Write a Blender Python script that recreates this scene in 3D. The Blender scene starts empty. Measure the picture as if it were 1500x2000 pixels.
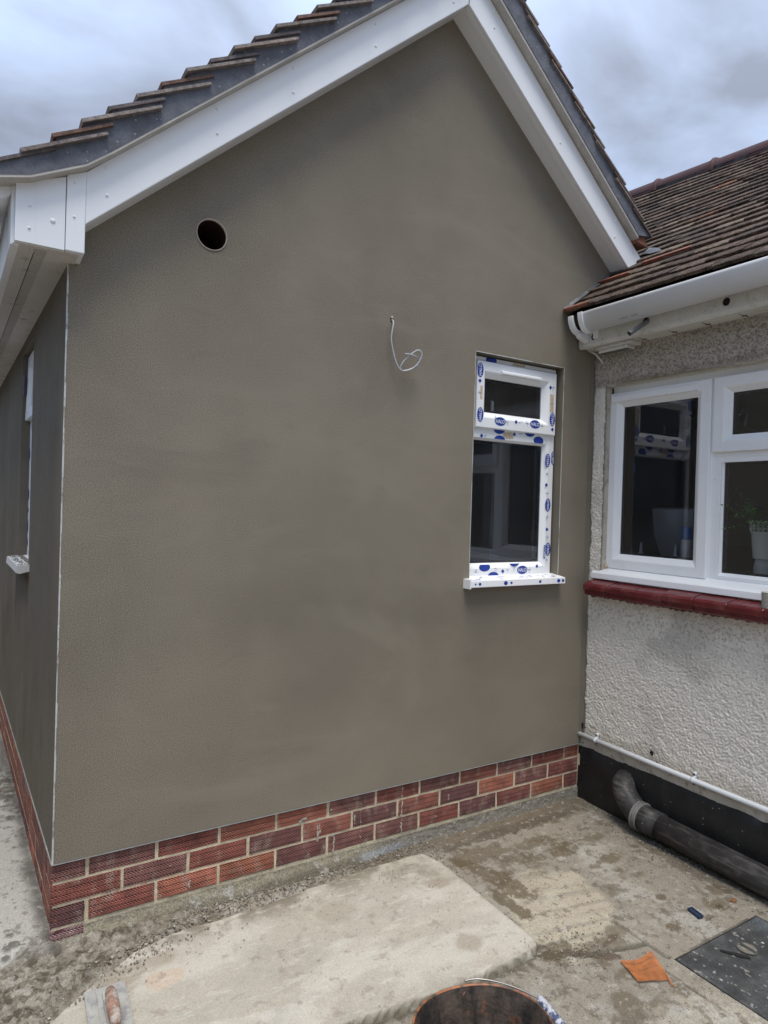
import bpy, bmesh, math, random
import numpy as np
from mathutils import Vector, Matrix
random.seed(7)
S = bpy.context.scene
COL = S.collection

# ------------------------------------------------------------------ camera, light, exposure
cam_d = bpy.data.cameras.new("camera"); cam = bpy.data.objects.new("camera", cam_d); COL.objects.link(cam)
cam_d.sensor_fit = 'HORIZONTAL'; cam_d.sensor_width = 36.0; cam_d.lens = 36 * 1293.4786 / 1500
cam_d.clip_start = 0.02; cam_d.clip_end = 500
r_ = Vector((0.8511837, -0.52401359, 0.02993432)); u_ = Vector((-0.02188376, 0.02155115, 0.99952821)); f_ = r_.cross(u_) * -1
f_ = Vector((0.52441148, 0.8514372, -0.0068766))
M = Matrix((r_, u_, -f_)).transposed().to_4x4(); M.translation = (-0.23536, -2.36678, 1.40776)
cam.matrix_world = M
S.camera = cam
S.view_settings.view_transform = 'Standard'; S.view_settings.look = 'None'
S.view_settings.exposure = 1.03; S.view_settings.gamma = 1.0; S.view_settings.use_curve_mapping = False

SUN_EL, SUN_AZ = math.radians(70), math.radians(205)     # azimuth clockwise from +y
sd = bpy.data.lights.new("sun", 'SUN'); sd.energy = 1.5; sd.angle = math.radians(27); sd.color = (1.0, 0.94, 0.84)
so = bpy.data.objects.new("sun", sd); COL.objects.link(so)
sv = Vector((math.sin(SUN_AZ) * math.cos(SUN_EL), math.cos(SUN_AZ) * math.cos(SUN_EL), math.sin(SUN_EL)))
so.rotation_euler = sv.to_track_quat('Z', 'Y').to_euler(); so.location = sv * 30

W_ = bpy.data.worlds.new("World"); S.world = W_; W_.use_nodes = True
nt = W_.node_tree; nt.nodes.clear()
def wn(t, **k):
    n = nt.nodes.new(t)
    for a, b in k.items(): setattr(n, a, b)
    return n
out = wn('ShaderNodeOutputWorld'); bg = wn('ShaderNodeBackground'); bg.inputs[1].default_value = 0.1
sky = wn('ShaderNodeTexSky', sky_type='NISHITA', sun_disc=False); sky.sun_elevation = SUN_EL; sky.sun_rotation = SUN_AZ
tc = wn('ShaderNodeTexCoord'); mp = wn('ShaderNodeMapping'); mp.inputs['Scale'].default_value = (1.0, 1.0, 2.2); mp.inputs['Location'].default_value = (3.1, 0.7, 1.3)
n1 = wn('ShaderNodeTexNoise'); n1.inputs['Scale'].default_value = 2.6; n1.inputs['Detail'].default_value = 6; n1.inputs['Roughness'].default_value = 0.48; n1.inputs['Distortion'].default_value = 0.35
n2 = wn('ShaderNodeTexNoise'); n2.inputs['Scale'].default_value = 0.9; n2.inputs['Detail'].default_value = 2
cr = wn('ShaderNodeValToRGB'); e = cr.color_ramp.elements
e[0].position = .34; e[0].color = (.27, .30, .37, 1); e[1].position = .66; e[1].color = (.45, .60, .88, 1)
m_ = cr.color_ramp.elements.new(.46); m_.color = (.41, .485, .64, 1)
m_ = cr.color_ramp.elements.new(.56); m_.color = (.50, .62, .84, 1)
mul = wn('ShaderNodeVectorMath', operation='SCALE'); sepz = wn('ShaderNodeSeparateXYZ'); mrz = wn('ShaderNodeMapRange'); mrz.inputs[1].default_value = 0.0; mrz.inputs[2].default_value = 1.0; mrz.inputs[3].default_value = 1.2; mrz.inputs[4].default_value = 13.2
mix = wn('ShaderNodeMixRGB'); mix.inputs[0].default_value = 0.9
L = nt.links.new
L(tc.outputs['Generated'], mp.inputs[0]); L(mp.outputs[0], n1.inputs['Vector']); L(n1.outputs['Fac'], cr.inputs[0])
L(tc.outputs['Generated'], sepz.inputs[0]); L(sepz.outputs[2], mrz.inputs[0]); L(mrz.outputs[0], mul.inputs['Scale']); L(cr.outputs[0], mul.inputs[0]); L(sky.outputs[0], mix.inputs[1]); L(mul.outputs[0], mix.inputs[2]); L(mix.outputs[0], bg.inputs[0]); L(bg.outputs[0], out.inputs[0])

# ------------------------------------------------------------------ numpy noise
def _h(ix, iy, s):
    n = (ix.astype(np.int64) * 374761393 + iy.astype(np.int64) * 668265263 + s * 974634777) & 0xffffffff
    n = ((n ^ (n >> 13)) * 1274126177) & 0xffffffff
    return ((n ^ (n >> 16)) & 0xffff) / 65535.0
def vn(x, y, s=0):
    x = np.asarray(x, float); y = np.asarray(y, float)
    ix = np.floor(x); iy = np.floor(y); fx = x - ix; fy = y - iy
    fx = fx * fx * (3 - 2 * fx); fy = fy * fy * (3 - 2 * fy)
    a = _h(ix, iy, s); b = _h(ix + 1, iy, s); c = _h(ix, iy + 1, s); d = _h(ix + 1, iy + 1, s)
    return a + (b - a) * fx + (c - a) * fy + (a - b - c + d) * fx * fy
def fbm(x, y, s=0, o=4, g=.5):
    t = 0; a = 1; w = 0
    for k in range(o):
        t = t + a * vn(x * 2 ** k + 17.3 * k, y * 2 ** k - 9.1 * k, s + k); w += a; a *= g
    return t / w
def sst(a, b, x):
    t = np.clip((x - a) / (b - a), 0, 1); return t * t * (3 - 2 * t)
def cellid(x, y, size, s=0):
    x = np.asarray(x) / size; y = np.asarray(y) / size; ix = np.floor(x); iy = np.floor(y); best = np.full(x.shape, 9.0); cid = np.zeros(x.shape)
    for dx in (-1, 0, 1):
        for dy in (-1, 0, 1):
            cx = ix + dx; cy = iy + dy; px = cx + _h(cx, cy, s); py = cy + _h(cx, cy, s + 91); d = (x - px) ** 2 + (y - py) ** 2
            m = d < best; best = np.where(m, d, best); cid = np.where(m, _h(cx, cy, s + 7), cid)
    return cid
def cells(x, y, size, s=0):
    """distance to nearest jittered point, in cell units"""
    x = np.asarray(x) / size; y = np.asarray(y) / size; ix = np.floor(x); iy = np.floor(y); best = np.full(x.shape, 9.0)
    for dx in (-1, 0, 1):
        for dy in (-1, 0, 1):
            cx = ix + dx; cy = iy + dy
            px = cx + _h(cx, cy, s); py = cy + _h(cx, cy, s + 91)
            best = np.minimum(best, (x - px) ** 2 + (y - py) ** 2)
    return np.sqrt(best)

# ------------------------------------------------------------------ materials
def mat(name, base, rough=.6, var=.0, vscale=3, vdetail=4, dark=None, fine=0, fscale=200, bump=0, bscale=300, bdist=.002, bump2=0, b2scale=20,
        attr=False, metal=0, spec=.5, spots=None, stretch=None, streak=None):
    m = bpy.data.materials.new(name); m.use_nodes = True; t = m.node_tree; N = t.nodes; K = t.links.new
    b = N['Principled BSDF']; b.inputs['Roughness'].default_value = rough; b.inputs['Metallic'].default_value = metal
    b.inputs['Specular IOR Level'].default_value = spec
    tcn = N.new('ShaderNodeTexCoord'); vec = tcn.outputs['Object']
    if stretch:
        mpn = N.new('ShaderNodeMapping'); mpn.inputs['Scale'].default_value = stretch; K(vec, mpn.inputs[0]); svec = mpn.outputs[0]
    else: svec = vec
    if attr:
        a = N.new('ShaderNodeVertexColor'); a.layer_name = 'Col'; c = a.outputs['Color']
    else:
        rgb = N.new('ShaderNodeRGB'); rgb.outputs[0].default_value = (*base, 1); c = rgb.outputs[0]
    def noise(sc, det, v=vec, rg=.5):
        n = N.new('ShaderNodeTexNoise'); n.inputs['Scale'].default_value = sc; n.inputs['Detail'].default_value = det; n.inputs['Roughness'].default_value = rg
        K(v, n.inputs['Vector']); return n.outputs['Fac']
    def mulv(c, fac, lo, hi, a=.3, bb=.7):
        mr = N.new('ShaderNodeMapRange'); mr.inputs[1].default_value = a; mr.inputs[2].default_value = bb; mr.inputs[3].default_value = lo; mr.inputs[4].default_value = hi; K(fac, mr.inputs[0])
        vm = N.new('ShaderNodeVectorMath'); vm.operation = 'SCALE'; K(c, vm.inputs[0]); K(mr.outputs[0], vm.inputs['Scale']); return vm.outputs[0]
    if var:
        c = mulv(c, noise(vscale, vdetail, svec), 1 - var, 1 + var)
    if dark:
        col, amt, sc, lo, hi = dark
        mr = N.new('ShaderNodeMapRange'); mr.inputs[1].default_value = lo; mr.inputs[2].default_value = hi; mr.inputs[4].default_value = amt
        K(noise(sc, 6, svec, .65), mr.inputs[0]); mx = N.new('ShaderNodeMixRGB'); mx.inputs[2].default_value = (*col, 1); K(mr.outputs[0], mx.inputs[0]); K(c, mx.inputs[1]); c = mx.outputs[0]
    if streak:
        col, amt, st, lo, hi = streak
        mpn = N.new('ShaderNodeMapping'); mpn.inputs['Scale'].default_value = st; K(vec, mpn.inputs[0])
        mr = N.new('ShaderNodeMapRange'); mr.inputs[1].default_value = lo; mr.inputs[2].default_value = hi; mr.inputs[4].default_value = amt
        K(noise(1, 5, mpn.outputs[0], .6), mr.inputs[0]); mx = N.new('ShaderNodeMixRGB'); mx.inputs[2].default_value = (*col, 1); K(mr.outputs[0], mx.inputs[0]); K(c, mx.inputs[1]); c = mx.outputs[0]
    if fine: c = mulv(c, noise(fscale, 2), 1 - fine, 1 + fine)
    if spots:
        for (col, sc, thr, amt) in spots:
            vo = N.new('ShaderNodeTexVoronoi'); vo.inputs['Scale'].default_value = sc; K(vec, vo.inputs['Vector'])
            # only some cells carry a spot, of random size
            sx = N.new('ShaderNodeSeparateColor'); K(vo.outputs['Color'], sx.inputs[0])
            mm = N.new('ShaderNodeMath'); mm.operation = 'MULTIPLY'; K(sx.outputs[0], mm.inputs[0]); mm.inputs[1].default_value = thr
            lt = N.new('ShaderNodeMath'); lt.operation = 'LESS_THAN'; K(vo.outputs['Distance'], lt.inputs[0]); K(mm.outputs[0], lt.inputs[1])
            gt = N.new('ShaderNodeMath'); gt.operation = 'GREATER_THAN'; K(sx.outputs[1], gt.inputs[0]); gt.inputs[1].default_value = 1 - amt
            an = N.new('ShaderNodeMath'); an.operation = 'MULTIPLY'; K(lt.outputs[0], an.inputs[0]); K(gt.outputs[0], an.inputs[1])
            mx = N.new('ShaderNodeMixRGB'); mx.inputs[2].default_value = (*col, 1); K(an.outputs[0], mx.inputs[0]); K(c, mx.inputs[1]); c = mx.outputs[0]
    K(c, b.inputs['Base Color'])
    if bump or bump2:
        bn = N.new('ShaderNodeBump'); bn.inputs['Strength'].default_value = bump; bn.inputs['Distance'].default_value = bdist; K(noise(bscale, 3), bn.inputs['Height'])
        last = bn
        if bump2:
            b2 = N.new('ShaderNodeBump'); b2.inputs['Strength'].default_value = bump2; b2.inputs['Distance'].default_value = .01; K(noise(b2scale, 4), b2.inputs['Height']); K(bn.outputs[0], b2.inputs['Normal']); last = b2
        K(last.outputs[0], b.inputs['Normal'])
    return m

MT = {}
MT['render'] = mat('sponged cement render', (.218, .189, .146), .92, var=.16, vscale=1.5, vdetail=6, dark=((.245, .217, .165), .55, 2.1, .5, .70), fine=.38, fscale=290, bump=.4, bscale=420, bdist=.002, bump2=.22, b2scale=3.5,
                   streak=((.235, .21, .162), .45, (2.6, 2.6, 1.2), .5, .7), spec=.25)
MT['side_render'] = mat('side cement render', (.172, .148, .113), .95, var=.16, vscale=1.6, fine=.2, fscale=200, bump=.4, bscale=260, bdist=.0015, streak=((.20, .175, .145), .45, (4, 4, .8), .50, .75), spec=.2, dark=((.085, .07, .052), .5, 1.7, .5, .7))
MT['reveal'] = mat('reveal render', (.168, .146, .110), .9, var=.1, fine=.12, fscale=240, bump=.3)
MT['upvc'] = mat('white upvc', (.86, .87, .88), .32, var=.02, vscale=5, dark=((.5, .49, .46), .25, 9, .6, .85), spots=[((.35, .33, .3), 34, .10, .12)])
MT['upvc_old'] = mat('aged upvc', (.74, .74, .72), .38, var=.03, vscale=6, dark=((.5, .46, .38), .35, 12, .55, .8))
MT['gutter'] = mat('white gutter plastic', (.84, .85, .87), .3, var=.03, vscale=4, dark=((.55, .54, .55), .3, 11, .6, .8), spots=[((.3, .29, .28), 40, .10, .1)])
MT['fascia_old'] = mat('old fascia paint', (.62, .61, .56), .55, var=.06, vscale=8, dark=((.36, .33, .26), .6, 22, .55, .75), fine=.08, fscale=150, bump=.2, bscale=80)
MT['soffit'] = mat('soffit board', (.64, .60, .56), .5, var=.05, vscale=6, dark=((.20, .17, .14), .8, 16, .60, .72), fine=.05)
MT['undercloak'] = mat('cement undercloak board', (.50, .47, .43), .85, var=.12, vscale=14, fine=.1, bump=.2, dark=((.6, .58, .54), .6, 30, .62, .72))
MT['verge'] = mat('verge mortar', (.12, .127, .15), .8, var=.28, vscale=16, fine=.15, fscale=180, bump=.3, bscale=160, bump2=.25, b2scale=30, dark=((.20, .205, .23), .6, 10, .52, .7), spots=[((.3, .3, .32), 60, .2, .15)])
MT['tile'] = mat('clay tile', (.2, .1, .07), .85, attr=True, var=.3, vscale=40, fine=.25, fscale=300, bump=.6, bscale=220, bdist=.003, dark=((.035, .03, .03), .6, 60, .5, .7))
MT['old_tile'] = mat('weathered roof tile', (.2, .1, .07), .95, attr=True, var=.4, vscale=26, fine=.4, fscale=140, bump=.9, bscale=140, bdist=.005, dark=((.025, .022, .02), .75, 30, .47, .65), spec=.15, spots=[((.30, .15, .085), 26, .26, .07), ((.26, .235, .19), 60, .22, .14)])
MT['ridge'] = mat('ridge tile', (.075, .034, .034), .65, var=.25, vscale=8, fine=.1, bump=.2, dark=((.05, .03, .035), .5, 6, .5, .7), spec=.25)
MT['brick'] = None
MT['mortar'] = mat('sandy mortar', (.66, .57, .40), .95, var=.15, vscale=14, fine=.2, fscale=220, bump=.5, bscale=180, bdist=.003, dark=((.24, .22, .17), .6, 22, .5, .7))
MT['footing'] = mat('rough concrete footing', (.21, .19, .15), .95, attr=True, fine=.35, fscale=160, bump=.8, bscale=120, bdist=.004)
MT['bead'] = mat('galvanised bead', (.30, .31, .31), .45, metal=.1, var=.2, vscale=30, dark=((.25, .23, .2), .7, 26, .55, .65))
MT['white_bead'] = mat('plastic bead', (.55, .56, .54), .5, var=.15, vscale=30, dark=((.22, .2, .17), .9, 9, .50, .60))
MT['cream_wall'] = mat('painted roughcast', (.55, .53, .49), .9, attr=True, fine=.12, fscale=200, bump=.5, bscale=170, bdist=.003, spec=.3)
MT['cream'] = mat('cream smooth plaster', (.47, .43, .36), .85, var=.1, vscale=15, dark=((.2, .17, .13), .8, 25, .52, .7), bump=.4, bscale=80, bdist=.003)
MT['bitumen'] = mat('black bitumen paint', (.010, .011, .012), .42, var=.35, vscale=9, bump=.35, bscale=60, bdist=.003, spots=[((.4, .39, .36), 70, .17, .16), ((.25, .24, .22), 34, .10, .22)], streak=((.03, .03, .03), .5, (20, 20, 3), .58, .75))
MT['pipe'] = mat('black soil pipe', (.034, .032, .032), .5, var=.3, vscale=14, dark=((.13, .12, .11), .45, 24, .5, .75), streak=((.17, .16, .145), .6, (60, 6, 60), .52, .7), spots=[((.4, .38, .35), 60, .15, .16), ((.28, .25, .2), 120, .2, .12)], spec=.3)
MT['pipe_dusty'] = mat('dusty ring', (.16, .155, .15), .6, var=.3, vscale=30)
MT['conduit'] = mat('white conduit', (.70, .72, .74), .35, var=.04, dark=((.4, .37, .32), .4, 40, .58, .75))
MT['red_sill'] = mat('red painted quarry tile', (.115, .016, .018), .25, var=.22, vscale=16, dark=((.28, .10, .10), .5, 14, .5, .75), bump=.15, bscale=40, bdist=.004, fine=.08)
MT['grey_plastic'] = mat('grey plastic pipe', (.17, .175, .185), .4, var=.1, vscale=20)
MT['cable'] = mat('grey cable', (.42, .44, .47), .45, var=.06, vscale=30)
MT['dark'] = mat('dark void', (.012, .010, .010), .9)
MT['duct'] = mat('brown duct pipe', (.045, .022, .02), .5, var=.2)
MT['duct_rim'] = mat('pale duct rim', (.46, .39, .33), .5, var=.1, vscale=40)
MT['lead'] = mat('lead flashing', (.115, .12, .13), .6, var=.2, vscale=20, metal=.2, streak=((.5, .5, .5), .5, (8, 40, 8), .55, .75), bump=.3, bscale=30)
MT['felt'] = mat('roof felt', (.03, .03, .033), .8, var=.3, vscale=60, bump=.3)
MT['orange_mesh'] = mat('orange glass fibre mesh', (.46, .155, .045), .7, var=.25, vscale=40)
MT['blue_plastic'] = mat('blue packer plastic', (.018, .035, .075), .45, var=.2, vscale=60, spots=[((.25, .25, .25), 150, .2, .2)])
MT['bucket_out'] = mat('orange bucket plastic', (.36, .13, .05), .5, var=.3, vscale=12, dark=((.075, .055, .04), .95, 26, .46, .56), spots=[((.4, .36, .3), 60, .2, .2)])
MT['bucket_in'] = mat('bucket lining caked with mortar', (.075, .055, .042), .75, dark=((.24, .09, .035), .7, 17, .54, .64), var=.45, vscale=24, bump=.6, bscale=70, bdist=.005, streak=((.012, .011, .010), .9, (20, 20, 3.5), .45, .6), spots=[((.3, .28, .25), 70, .15, .15)])
MT['slurry'] = mat('dirty slurry', (.030, .022, .015), .12, var=.3, vscale=20, dark=((.10, .085, .065), .6, 26, .55, .75))
MT['wire'] = mat('steel wire', (.35, .33, .30), .35, metal=.8)
MT['grip'] = mat('blue grip with dried plaster', (.06, .075, .14), .6, dark=((.5, .5, .52), .95, 70, .48, .56), var=.2)
MT['trowel'] = mat('trowel blade', (.42, .41, .37), .5, var=.15, vscale=18, dark=((.25, .25, .26), .8, 38, .5, .62), metal=.1, bump=.3, bscale=60)
MT['trowel_wood'] = mat('worn wooden handle', (.27, .15, .105), .75, var=.35, vscale=30, dark=((.44, .41, .36), .9, 38, .44, .58), bump=.4, bscale=80)
MT['iron'] = mat('cast iron cover', (.075, .078, .078), .55, attr=True, var=.35, vscale=12, fine=.25, fscale=180, bump=.4, bscale=150, spots=[((.42, .40, .36), 44, .3, .10), ((.36, .35, .32), 130, .3, .12)], dark=((.14, .14, .135), .6, 9, .5, .7))
MT['ground'] = mat('ground concrete', (.3, .28, .24), .92, attr=True, dark=((.10, .082, .058), .55, 26, .56, .62), streak=((.38, .355, .31), .5, (34, 34, 34), .58, .64), fine=.24, fscale=230, bump=.5, bscale=260, bdist=.002, spec=.25, spots=[((.50, .48, .43), 120, .17, .16), ((.09, .075, .055), 85, .18, .16), ((.06, .05, .04), 40, .10, .10)])
MT['slab'] = mat('slab concrete', (.4, .38, .33), .9, attr=True, dark=((.24, .20, .15), .45, 20, .58, .64), streak=((.56, .53, .46), .4, (14, 40, 14), .56, .66), fine=.12, fscale=210, bump=.35, bscale=230, bdist=.0015, spec=.25, spots=[((.17, .14, .10), 70, .10, .14), ((.60, .58, .53), 90, .12, .12)])
MT['soil'] = mat('soil', (.20, .18, .15), .95, var=.3, vscale=1.5, fine=.3, fscale=60)
MT['rubble'] = mat('mortar crumbs', (.2, .18, .14), .95, attr=True, fine=.3, bump=.6, bscale=200)
MT['interior'] = mat('interior plaster', (.52, .52, .52), .9, var=.1)
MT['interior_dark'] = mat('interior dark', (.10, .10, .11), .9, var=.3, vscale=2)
MT['ceiling'] = mat('ceiling', (.5, .5, .52), .9)
MT['film_blue'] = mat('blue print', (.018, .05, .32), .5, var=.15, vscale=60)
MT['film_pale'] = mat('pale blue print', (.22, .36, .62), .5)
MT['film_white'] = mat('white print', (.72, .76, .85), .5)
MT['film_tan'] = mat('torn film patch', (.58, .47, .34), .6, var=.15, vscale=60)
MT['gasket'] = mat('black gasket', (.015, .015, .016), .5)
MT['foliage'] = mat('leaf green', (.09, .22, .06), .6, var=.4, vscale=40)
MT['pot_white'] = mat('glazed white pot', (.82, .86, .80), .4)
MT['can_blue'] = mat('blue can', (.03, .16, .48), .4)
MT['can_white'] = mat('white can', (.6, .62, .65), .4)
MT['card'] = mat('paper cup', (.62, .58, .50), .7)
MT['card_dark'] = mat('cup gap', (.10, .10, .10), .8)
MT['wood_red'] = mat('brown batten', (.20, .085, .05), .8, var=.2, vscale=30)
MT['terracotta'] = mat('terracotta strip', (.23, .085, .055), .8, var=.3, vscale=20, dark=((.09, .045, .035), .8, 34, .48, .62))
MT['leafbrown'] = mat('dead leaf', (.20, .09, .035), .8, var=.3, vscale=60)

def brick_mat():
    m = mat('rustic herringbone brick', (.3, .08, .05), .85, attr=True, var=.25, vscale=16, fine=.18, fscale=260, dark=((.07, .03, .03), .55, 14, .5, .7), streak=((.46, .36, .29), .5, (26, 26, 12), .53, .70), spots=[((.6, .56, .52), 90, .16, .08)])
    t = m.node_tree; N = t.nodes; K = t.links.new; b = N['Principled BSDF']
    tcn = N.new('ShaderNodeTexCoord'); sx = N.new('ShaderNodeSeparateXYZ')
    # wobble
    nz = N.new('ShaderNodeTexNoise'); nz.inputs['Scale'].default_value = 30; K(tcn.outputs['Object'], nz.inputs['Vector'])
    ad = N.new('ShaderNodeVectorMath'); ad.operation = 'MULTIPLY_ADD'; K(nz.outputs['Color'], ad.inputs[0]); ad.inputs[1].default_value = (.003, .003, .003); K(tcn.outputs['Object'], ad.inputs[2])
    K(ad.outputs[0], sx.inputs[0])
    def mth(op, a, bv=None, c=None):
        n = N.new('ShaderNodeMath'); n.operation = op
        for i, v in enumerate((a, bv, c)):
            if v is None: continue
            if isinstance(v, (int, float)): n.inputs[i].default_value = v
            else: K(v, n.inputs[i])
        return n.outputs[0]
    xs = mth('ADD', sx.outputs[0], sx.outputs[1])
    v = mth('DIVIDE', sx.outputs[2], .0205); fr = mth('FRACT', v)
    tri = mth('ABSOLUTE', mth('SUBTRACT', fr, .5))
    ph = mth('MULTIPLY_ADD', xs, 1 / .0108, mth('MULTIPLY', tri, 2.6))
    s = mth('SINE', mth('MULTIPLY', ph, 6.2832))
    rowg = mth('GREATER_THAN', tri, .43)
    h = mth('SUBTRACT', s, mth('MULTIPLY', rowg, 1.4))
    mr = N.new('ShaderNodeMapRange'); mr.inputs[1].default_value = -1.6; mr.inputs[2].default_value = .8; mr.inputs[3].default_value = .10; mr.inputs[4].default_value = 1.45; K(h, mr.inputs[0])
    lk = b.inputs['Base Color'].links[0].from_socket
    vm = N.new('ShaderNodeVectorMath'); vm.operation = 'SCALE'; K(lk, vm.inputs[0]); K(mr.outputs[0], vm.inputs['Scale']); K(vm.outputs[0], b.inputs['Base Color'])
    bn = N.new('ShaderNodeBump'); bn.inputs['Strength'].default_value = .6; bn.inputs['Distance'].default_value = .002; K(h, bn.inputs['Height']); K(bn.outputs[0], b.inputs['Normal'])
    return m
MT['brick'] = brick_mat()
def swirls(m, cols):
    t = m.node_tree; N = t.nodes; K = t.links.new; b = N['Principled BSDF']; lk = b.inputs['Base Color'].links[0].from_socket
    tcn = N.new('ShaderNodeTexCoord')
    for (col, sc, dist, lo, hi, amt, off) in cols:
        mp = N.new('ShaderNodeMapping'); mp.inputs['Location'].default_value = (off, off * .7, off * 1.3); mp.inputs['Rotation'].default_value = (0, .6 + off, 0); mp.inputs['Scale'].default_value = (1, 1, 2.4); K(tcn.outputs['Object'], mp.inputs[0])
        n = N.new('ShaderNodeTexNoise'); n.inputs['Scale'].default_value = sc; n.inputs['Detail'].default_value = 7; n.inputs['Roughness'].default_value = .6; n.inputs['Distortion'].default_value = dist; K(mp.outputs[0], n.inputs['Vector'])
        mr = N.new('ShaderNodeMapRange'); mr.interpolation_type = 'SMOOTHSTEP'; mr.inputs[1].default_value = lo; mr.inputs[2].default_value = hi; mr.inputs[4].default_value = amt; K(n.outputs['Fac'], mr.inputs[0])
        mx = N.new('ShaderNodeMixRGB'); mx.inputs[2].default_value = (*col, 1); K(mr.outputs[0], mx.inputs[0]); K(lk, mx.inputs[1]); lk = mx.outputs[0]
    K(lk, b.inputs['Base Color'])
swirls(MT['render'], [((.265, .235, .182), 1.2, 1.1, .52, .74, .5, .3), ((.15, .13, .10), 1.0, .9, .52, .76, .34, 2.1), ((.275, .242, .19), 3.0, 1.4, .56, .74, .24, 4.4), ((.15, .13, .10), 5.0, 1.2, .60, .74, .22, 7.4)])

def glass_mat(name, tint=(.75, .77, .78), dirt=.0):
    m = bpy.data.materials.new(name); m.use_nodes = True; t = m.node_tree; N = t.nodes; K = t.links.new; N.clear()
    o = N.new('ShaderNodeOutputMaterial'); tr = N.new('ShaderNodeBsdfTransparent'); tr.inputs[0].default_value = (*tint, 1)
    gl = N.new('ShaderNodeBsdfGlossy'); gl.inputs['Roughness'].default_value = .02; gl.inputs[0].default_value = (.9, .92, .95, 1)
    fr = N.new('ShaderNodeFresnel'); fr.inputs[0].default_value = 1.5
    fm = N.new('ShaderNodeMath'); fm.operation = 'MULTIPLY'; fm.inputs[1].default_value = 2.2; K(fr.outputs[0], fm.inputs[0]); mx = N.new('ShaderNodeMixShader'); K(fm.outputs[0], mx.inputs[0]); K(tr.outputs[0], mx.inputs[1]); K(gl.outputs[0], mx.inputs[2])
    dd_ = N.new('ShaderNodeBsdfDiffuse'); dd_.inputs[0].default_value = (.7, .72, .74, 1); m0 = N.new('ShaderNodeMixShader'); m0.inputs[0].default_value = .012; K(mx.outputs[0], m0.inputs[1]); K(dd_.outputs[0], m0.inputs[2]); last = m0.outputs[0]  # thin diffuse veil mixed into the glass, imitating grey reflected haze
    if dirt:   # dried rain specks
        tcn = N.new('ShaderNodeTexCoord'); vo = N.new('ShaderNodeTexVoronoi'); vo.inputs['Scale'].default_value = 95; K(tcn.outputs['Object'], vo.inputs['Vector'])
        sx = N.new('ShaderNodeSeparateColor'); K(vo.outputs['Color'], sx.inputs[0])
        mm = N.new('ShaderNodeMath'); mm.operation = 'MULTIPLY'; K(sx.outputs[0], mm.inputs[0]); mm.inputs[1].default_value = .17
        lt = N.new('ShaderNodeMath'); lt.operation = 'LESS_THAN'; K(vo.outputs['Distance'], lt.inputs[0]); K(mm.outputs[0], lt.inputs[1])
        gt = N.new('ShaderNodeMath'); gt.operation = 'GREATER_THAN'; K(sx.outputs[1], gt.inputs[0]); gt.inputs[1].default_value = 1 - dirt
        an = N.new('ShaderNodeMath'); an.operation = 'MULTIPLY'; K(lt.outputs[0], an.inputs[0]); K(gt.outputs[0], an.inputs[1])
        a2 = N.new('ShaderNodeMath'); a2.operation = 'MULTIPLY'; K(an.outputs[0], a2.inputs[0]); a2.inputs[1].default_value = .5
        df = N.new('ShaderNodeBsdfDiffuse'); df.inputs[0].default_value = (.5, .5, .48, 1)
        m2 = N.new('ShaderNodeMixShader'); K(a2.outputs[0], m2.inputs[0]); K(last, m2.inputs[1]); K(df.outputs[0], m2.inputs[2]); last = m2.outputs[0]
    K(last, o.inputs[0]); return m
MT['glass'] = glass_mat('window glass', (.90, .92, .94), .35)

# ------------------------------------------------------------------ object helpers
BASE = {}
def empty(name, loc, label, cat, group=None):
    o = bpy.data.objects.new(name, None); COL.objects.link(o); o.location = loc; o.empty_display_size = .1
    o['label'] = label; o['category'] = cat
    if group: o['group'] = group
    BASE[o.name] = Vector(loc); return o
def obj(name, V, F, m, parent=None, smooth=False, col=None, label=None, cat=None, kind=None, group=None, base=None, mats=None, fmat=None):
    b = BASE[parent.name] if parent else Vector(base or (0, 0, 0))
    me = bpy.data.meshes.new(name)
    V = np.asarray(V, float).reshape(-1, 3) - np.array(b)
    me.from_pydata(V.tolist(), [], [tuple(int(i) for i in f) for f in F]) if not isinstance(F, np.ndarray) else me.from_pydata(V.tolist(), [], F.tolist())
    o = bpy.data.objects.new(name, me); COL.objects.link(o)
    for x in (mats or [m]): me.materials.append(x)
    if fmat is not None: me.polygons.foreach_set('material_index', np.asarray(fmat, dtype=np.int32))
    if smooth: me.polygons.foreach_set('use_smooth', [True] * len(me.polygons))
    if col is not None:
        ca = me.color_attributes.new('Col', 'FLOAT_COLOR', 'POINT')
        c = np.asarray(col, float)
        if c.shape[-1] == 3: c = np.concatenate([c, np.ones((len(c), 1))], 1)
        ca.data.foreach_set('color', c.ravel())
    me.update()
    if parent: o.parent = parent
    else: o.location = b
    BASE[o.name] = b
    if label: o['label'] = label
    if cat: o['category'] = cat
    if kind: o['kind'] = kind
    if group: o['group'] = group
    return o

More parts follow.
